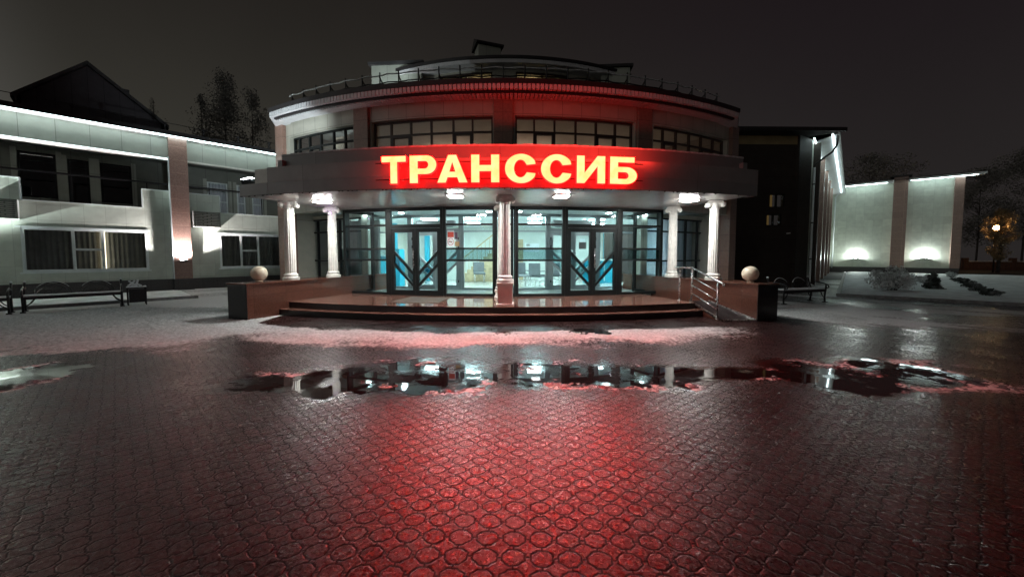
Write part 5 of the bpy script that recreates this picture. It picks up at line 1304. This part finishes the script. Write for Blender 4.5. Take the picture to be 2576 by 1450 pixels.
def clump(mb, c, rx_, ry_, rz_, n, size, hollow=.35, flat=.0):
    for _ in range(n):
        while True:
            p = np.array([random.uniform(-1, 1) for _ in range(3)])
            d = np.linalg.norm(p)
            if hollow < d < 1: break
        q = (c[0] + p[0]*rx_, c[1] + p[1]*ry_, c[2] + p[2]*rz_)
        s_ = size*random.uniform(.5, 1.3); a = Vector((random.gauss(0, 1), random.gauss(0, 1), random.gauss(0, 1)*(1 - flat))).normalized()
        b = a.cross(Vector((random.gauss(0, 1), random.gauss(0, 1), random.gauss(0, 1)))).normalized()
        a *= s_; b *= s_*.5; Q = Vector(q); mb.add([Q - a, Q - b*.9, Q + a, Q + b], [(0, 1, 2, 3)])
def shrub(x, y, w, h, nb, mt, lab, z=.08, leafs=70, size=.05):
    t = empty('shrub', (x, y, z), 0, lab, 'shrub'); mb = MB(); st = MB()
    for i in range(nb):
        a = random.uniform(0, 6.28); r = w*.5*random.random()**.6; hh = h*random.uniform(.45, 1)*(1 - .35*(r/(w*.5))**2)
        e = (x + r*math.cos(a), y + r*math.sin(a), z + hh)
        st.tube([(x + r*.2*math.cos(a), y + r*.2*math.sin(a), z), (x + r*.7*math.cos(a), y + r*.7*math.sin(a), z + hh*.6), e], .01, 5, taper=.004)
        clump(mb, (e[0], e[1], e[2] - .05*h), w*.13, w*.13, h*.14, leafs, size)
        clump(mb, (x + r*.8*math.cos(a), y + r*.8*math.sin(a), z + hh*.55), w*.14, w*.14, h*.22, leafs//2, size)
    mb.build('foliage', mt, t); st.build('stems', M['bark'], t)
def pg(u, v): return gnd(u, v, .05)
x, y = pg(2256, 734); shrub(x, y + .2, 1.5, 1.05, 34, M['leaf_snow'], 'large spreading shrub covered in snow on the right lawn', size=.05)
x, y = pg(2330, 716); shrub(x, y, .9, .5, 14, M['leaf_snow'], 'low snowy shrub between the large shrub and the small conifer', size=.05)
def conifer(x, y, w, h, lab, mt, z=.06, nlev=9, size=.06, cat='conifer', name='small_conifer', dens=26, trunk=.03):
    t = empty(name, (x, y, z), 0, lab, cat); mb = MB(); tr = MB()
    tr.tube([(x, y, z), (x, y, z + h*.5), (x, y, z + h)], trunk, 6, taper=trunk*.2)
    for i in range(nlev):
        f = i/(nlev - 1); zz = z + h*(.08 + .88*f); rr = w*.5*(1 - f)**.8 + .02
        nb = max(4, int(9*(1 - f) + 4))
        for k_ in range(nb):
            a = random.uniform(0, 6.28); r2 = rr*random.uniform(.55, 1.05)
            tr.tube([(x, y, zz + .02*h), (x + r2*math.cos(a), y + r2*math.sin(a), zz - .03*h)], trunk*.25, 4)
            clump(mb, (x + r2*.7*math.cos(a), y + r2*.7*math.sin(a), zz), rr*.32 + size, rr*.32 + size, h*.045 + size*.4, dens, size)
    mb.build('foliage', mt, t); tr.build('trunk', M['bark'], t)
x, y = pg(2345, 729); conifer(x, y, .62, .78, 'small cone shaped conifer dusted with snow on the right lawn', M['leaf_green'])
rowp = [(2392, 700, .5, .5, 'snowy'), (2410, 711, .55, .3, ''), (2428, 716, .6, .3, ''), (2446, 726, .6, .32, ''), (2466, 736, .55, .33, ''), (2484, 746, .6, .36, '')]
names = ['farthest and tallest clump of the row of low shrubs', 'second farthest clump of the row of low shrubs', 'third farthest clump of the row of low shrubs', 'third nearest clump of the row of low shrubs', 'second nearest clump of the row of low shrubs', 'nearest dark clump of the row of low shrubs']
for (u, v, w, h, _), nm in zip(rowp, names):
    x, y = pg(u, v); shrub(x, y, w*1.1, h, 12, M['leaf_green'] if u > 2400 else M['leaf_snow'], nm, leafs=50, size=.04)
# background trees
def tree(x, y, w, h, lab, mt, kind='birch', n=60, size=.16, tr=.14):
    t = empty('tree', (x, y, 0), 0, lab, 'tree'); mb = MB(); st = MB()
    st.tube([(x, y, 0), (x + .1, y, h*.35), (x - .05, y, h*.7), (x, y, h)], tr, 7, taper=.02)
    for i in range(n):
        f = random.uniform(.22, 1.0); a = random.uniform(0, 6.28)
        prof = (1 - f)**.75*1.35 if kind == 'spruce' else math.sin(math.pi*min(1, max(.05, (1.02 - f)*1.15)))**.8
        r = w*.5*prof*random.uniform(.35, 1.1); z1 = h*f
        e = (x + r*math.cos(a), y + r*math.sin(a), z1 + (r*.25 if kind != 'spruce' else -r*.12))
        st.tube([(x, y, z1 - (r*.35 if kind != 'spruce' else 0)), ((x + e[0])/2, (y + e[1])/2, z1), e], .03, 4, taper=.008)
        clump(mb, e, w*.10, w*.10, h*.05, 60, size, hollow=.05)
        clump(mb, ((x + e[0])/2, (y + e[1])/2, z1), w*.08, w*.08, h*.045, 40, size, hollow=.05)
    mb.build('crown', mt, t); st.build('trunk', M['bark'], t)
def tr_at(u, vtop, D, wpx, lab, mt, **kw):
    tree(xs(u, vtop)*D, D, wpx*D/FPX, zat(vtop, D), lab, mt, **kw)
tr_at(562, 190, 42, 230, 'tall dark tree rising behind the left wing roof', M['leaf_dark'], kind='spruce', n=150, size=.11)
tr_at(632, 235, 42, 90, 'shorter dark tree right of the tall one behind the left wing', M['leaf_dark'], n=50, size=.11)
tr_at(505, 250, 42, 60, 'dark tree left of the tall one behind the left wing', M['leaf_dark'], n=45, size=.11)
tr_at(385, 252, 38, 60, 'thin bare tree beside the dark gable', M['leaf_dark'], n=30, size=.07)
tr_at(2190, 392, 52, 200, 'broad dark tree behind the far wing roof', M['leaf_dark'], n=90, size=.14)
tr_at(2470, 430, 60, 170, 'dark tree right of the far wing', M['leaf_dark'], n=80, size=.15)
tr_at(2590, 380, 58, 190, 'dark tree at the right picture edge', M['leaf_dark'], n=80, size=.15)
# street lamp with lit tree
D = 34.0; x = xs(2505, 572)*D; z = zat(572, D)
t = empty('street_lamp', (x, D, 0), 0, 'street lamp with an orange globe among branches at the far right', 'street lamp')
mb = MB(); mb.tube([(x, D, 0), (x, D, z - .2)], .06, 8, taper=.04); mb.build('pole', M['iron'], t)
mb = MB(); mb.lathe((x, D, z - .22), [(.06, 0), (.17, .05), (.21, .15), (.2, .26), (.12, .36), (.02, .4)], 16); mb.build('globe', M['sodium'], t, True)
tr_at(2520, 528, 33.3, 62, 'small tree lit orange by the street lamp among its branches', M['leaf_lamplit'], n=80, size=.06)
# far brick fence
bf = frame(xs(2425, 700)*40, 40, 1, -.25)
t = empty('brick_fence', (bf(10, 0, 0)[0], bf(10, 0, 0)[1], 0), bf.ang, 'low dark brick fence beyond the lawn at the far right', 'fence')
fm_ = mat('dark_brick', (.10, .05, .04), .8, joints=(.3, .1, .015), var=.2)
mb = MB(); mb.box(bf, 0, 24, -.2, 0, 0, .9); mb.build('wall', fm_, t)
for i in range(7): mb = MB(); mb.box(bf, i*4 - .2, i*4 + .2, -.3, .1, 0, 1.3); mb.build('pier', fm_, t)
mb = MB(); mb.box(bf, 0, 24, -.26, .06, .9, .96); mb.build('coping', M['snow_soft'], t)
m_, nt, out = newmat('night_haze'); pv = nt.nodes.new('ShaderNodeVolumePrincipled'); pv.inputs['Color'].default_value = (.85, .85, .85, 1)
pv.inputs['Density'].default_value = .006; pv.inputs['Anisotropy'].default_value = .3; L(nt, pv.outputs[0], out.inputs['Volume'])
mb = MB(); mb.box(frame(0, 0, 1, 0), -101, 101, 13, -111, -1.1, 16.5); hz = mb.build('haze', m_); tag(hz, kind='stuff')
# ================================================================= WORLD
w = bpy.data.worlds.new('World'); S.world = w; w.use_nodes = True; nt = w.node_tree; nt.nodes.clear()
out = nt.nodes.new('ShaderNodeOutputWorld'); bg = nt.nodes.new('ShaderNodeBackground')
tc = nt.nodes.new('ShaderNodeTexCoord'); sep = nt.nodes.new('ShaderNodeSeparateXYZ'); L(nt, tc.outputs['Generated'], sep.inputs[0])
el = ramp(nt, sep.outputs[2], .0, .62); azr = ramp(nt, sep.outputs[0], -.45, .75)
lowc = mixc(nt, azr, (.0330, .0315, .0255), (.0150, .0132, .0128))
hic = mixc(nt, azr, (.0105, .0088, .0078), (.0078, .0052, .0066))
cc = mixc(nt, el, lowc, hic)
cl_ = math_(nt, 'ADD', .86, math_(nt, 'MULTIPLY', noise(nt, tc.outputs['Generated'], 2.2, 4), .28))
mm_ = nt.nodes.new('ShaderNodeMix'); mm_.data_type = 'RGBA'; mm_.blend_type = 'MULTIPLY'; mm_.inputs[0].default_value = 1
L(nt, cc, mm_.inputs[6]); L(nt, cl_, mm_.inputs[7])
back_fill = math_(nt, 'MULTIPLY', ramp(nt, math_(nt, 'ADD', math_(nt, 'MULTIPLY', sep.outputs[1], -1.0), math_(nt, 'MULTIPLY', sep.outputs[0], -2.2)), .9, 2.3), math_(nt, 'SUBTRACT', 1.0, ramp(nt, sep.outputs[2], .1, .7)))  # added bright sky lobe behind and left of the camera, as fill light
ad_ = mixc(nt, back_fill, mm_.outputs[2], (.27, .265, .25)); L(nt, ad_, bg.inputs[0]); bg.inputs[1].default_value = .55
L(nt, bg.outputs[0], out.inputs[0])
# ================================================================= CAMERA / RENDER
cam = bpy.data.cameras.new('Camera'); co = bpy.data.objects.new('Camera', cam); COL.objects.link(co)
co.location = (0, 0, H); co.rotation_euler = (R_(90) - PITCH, 0, 0)
cam.sensor_width = 36; cam.lens = FPX/2575*36; cam.shift_y = -(725 - PY)/2575; cam.clip_end = 2000; cam.clip_start = .05
S.camera = co
S.view_settings.view_transform = 'Standard'; S.view_settings.look = 'None'; S.view_settings.exposure = 1.3; S.view_settings.gamma = 1
S.render.resolution_x = 1024; S.render.resolution_y = 576
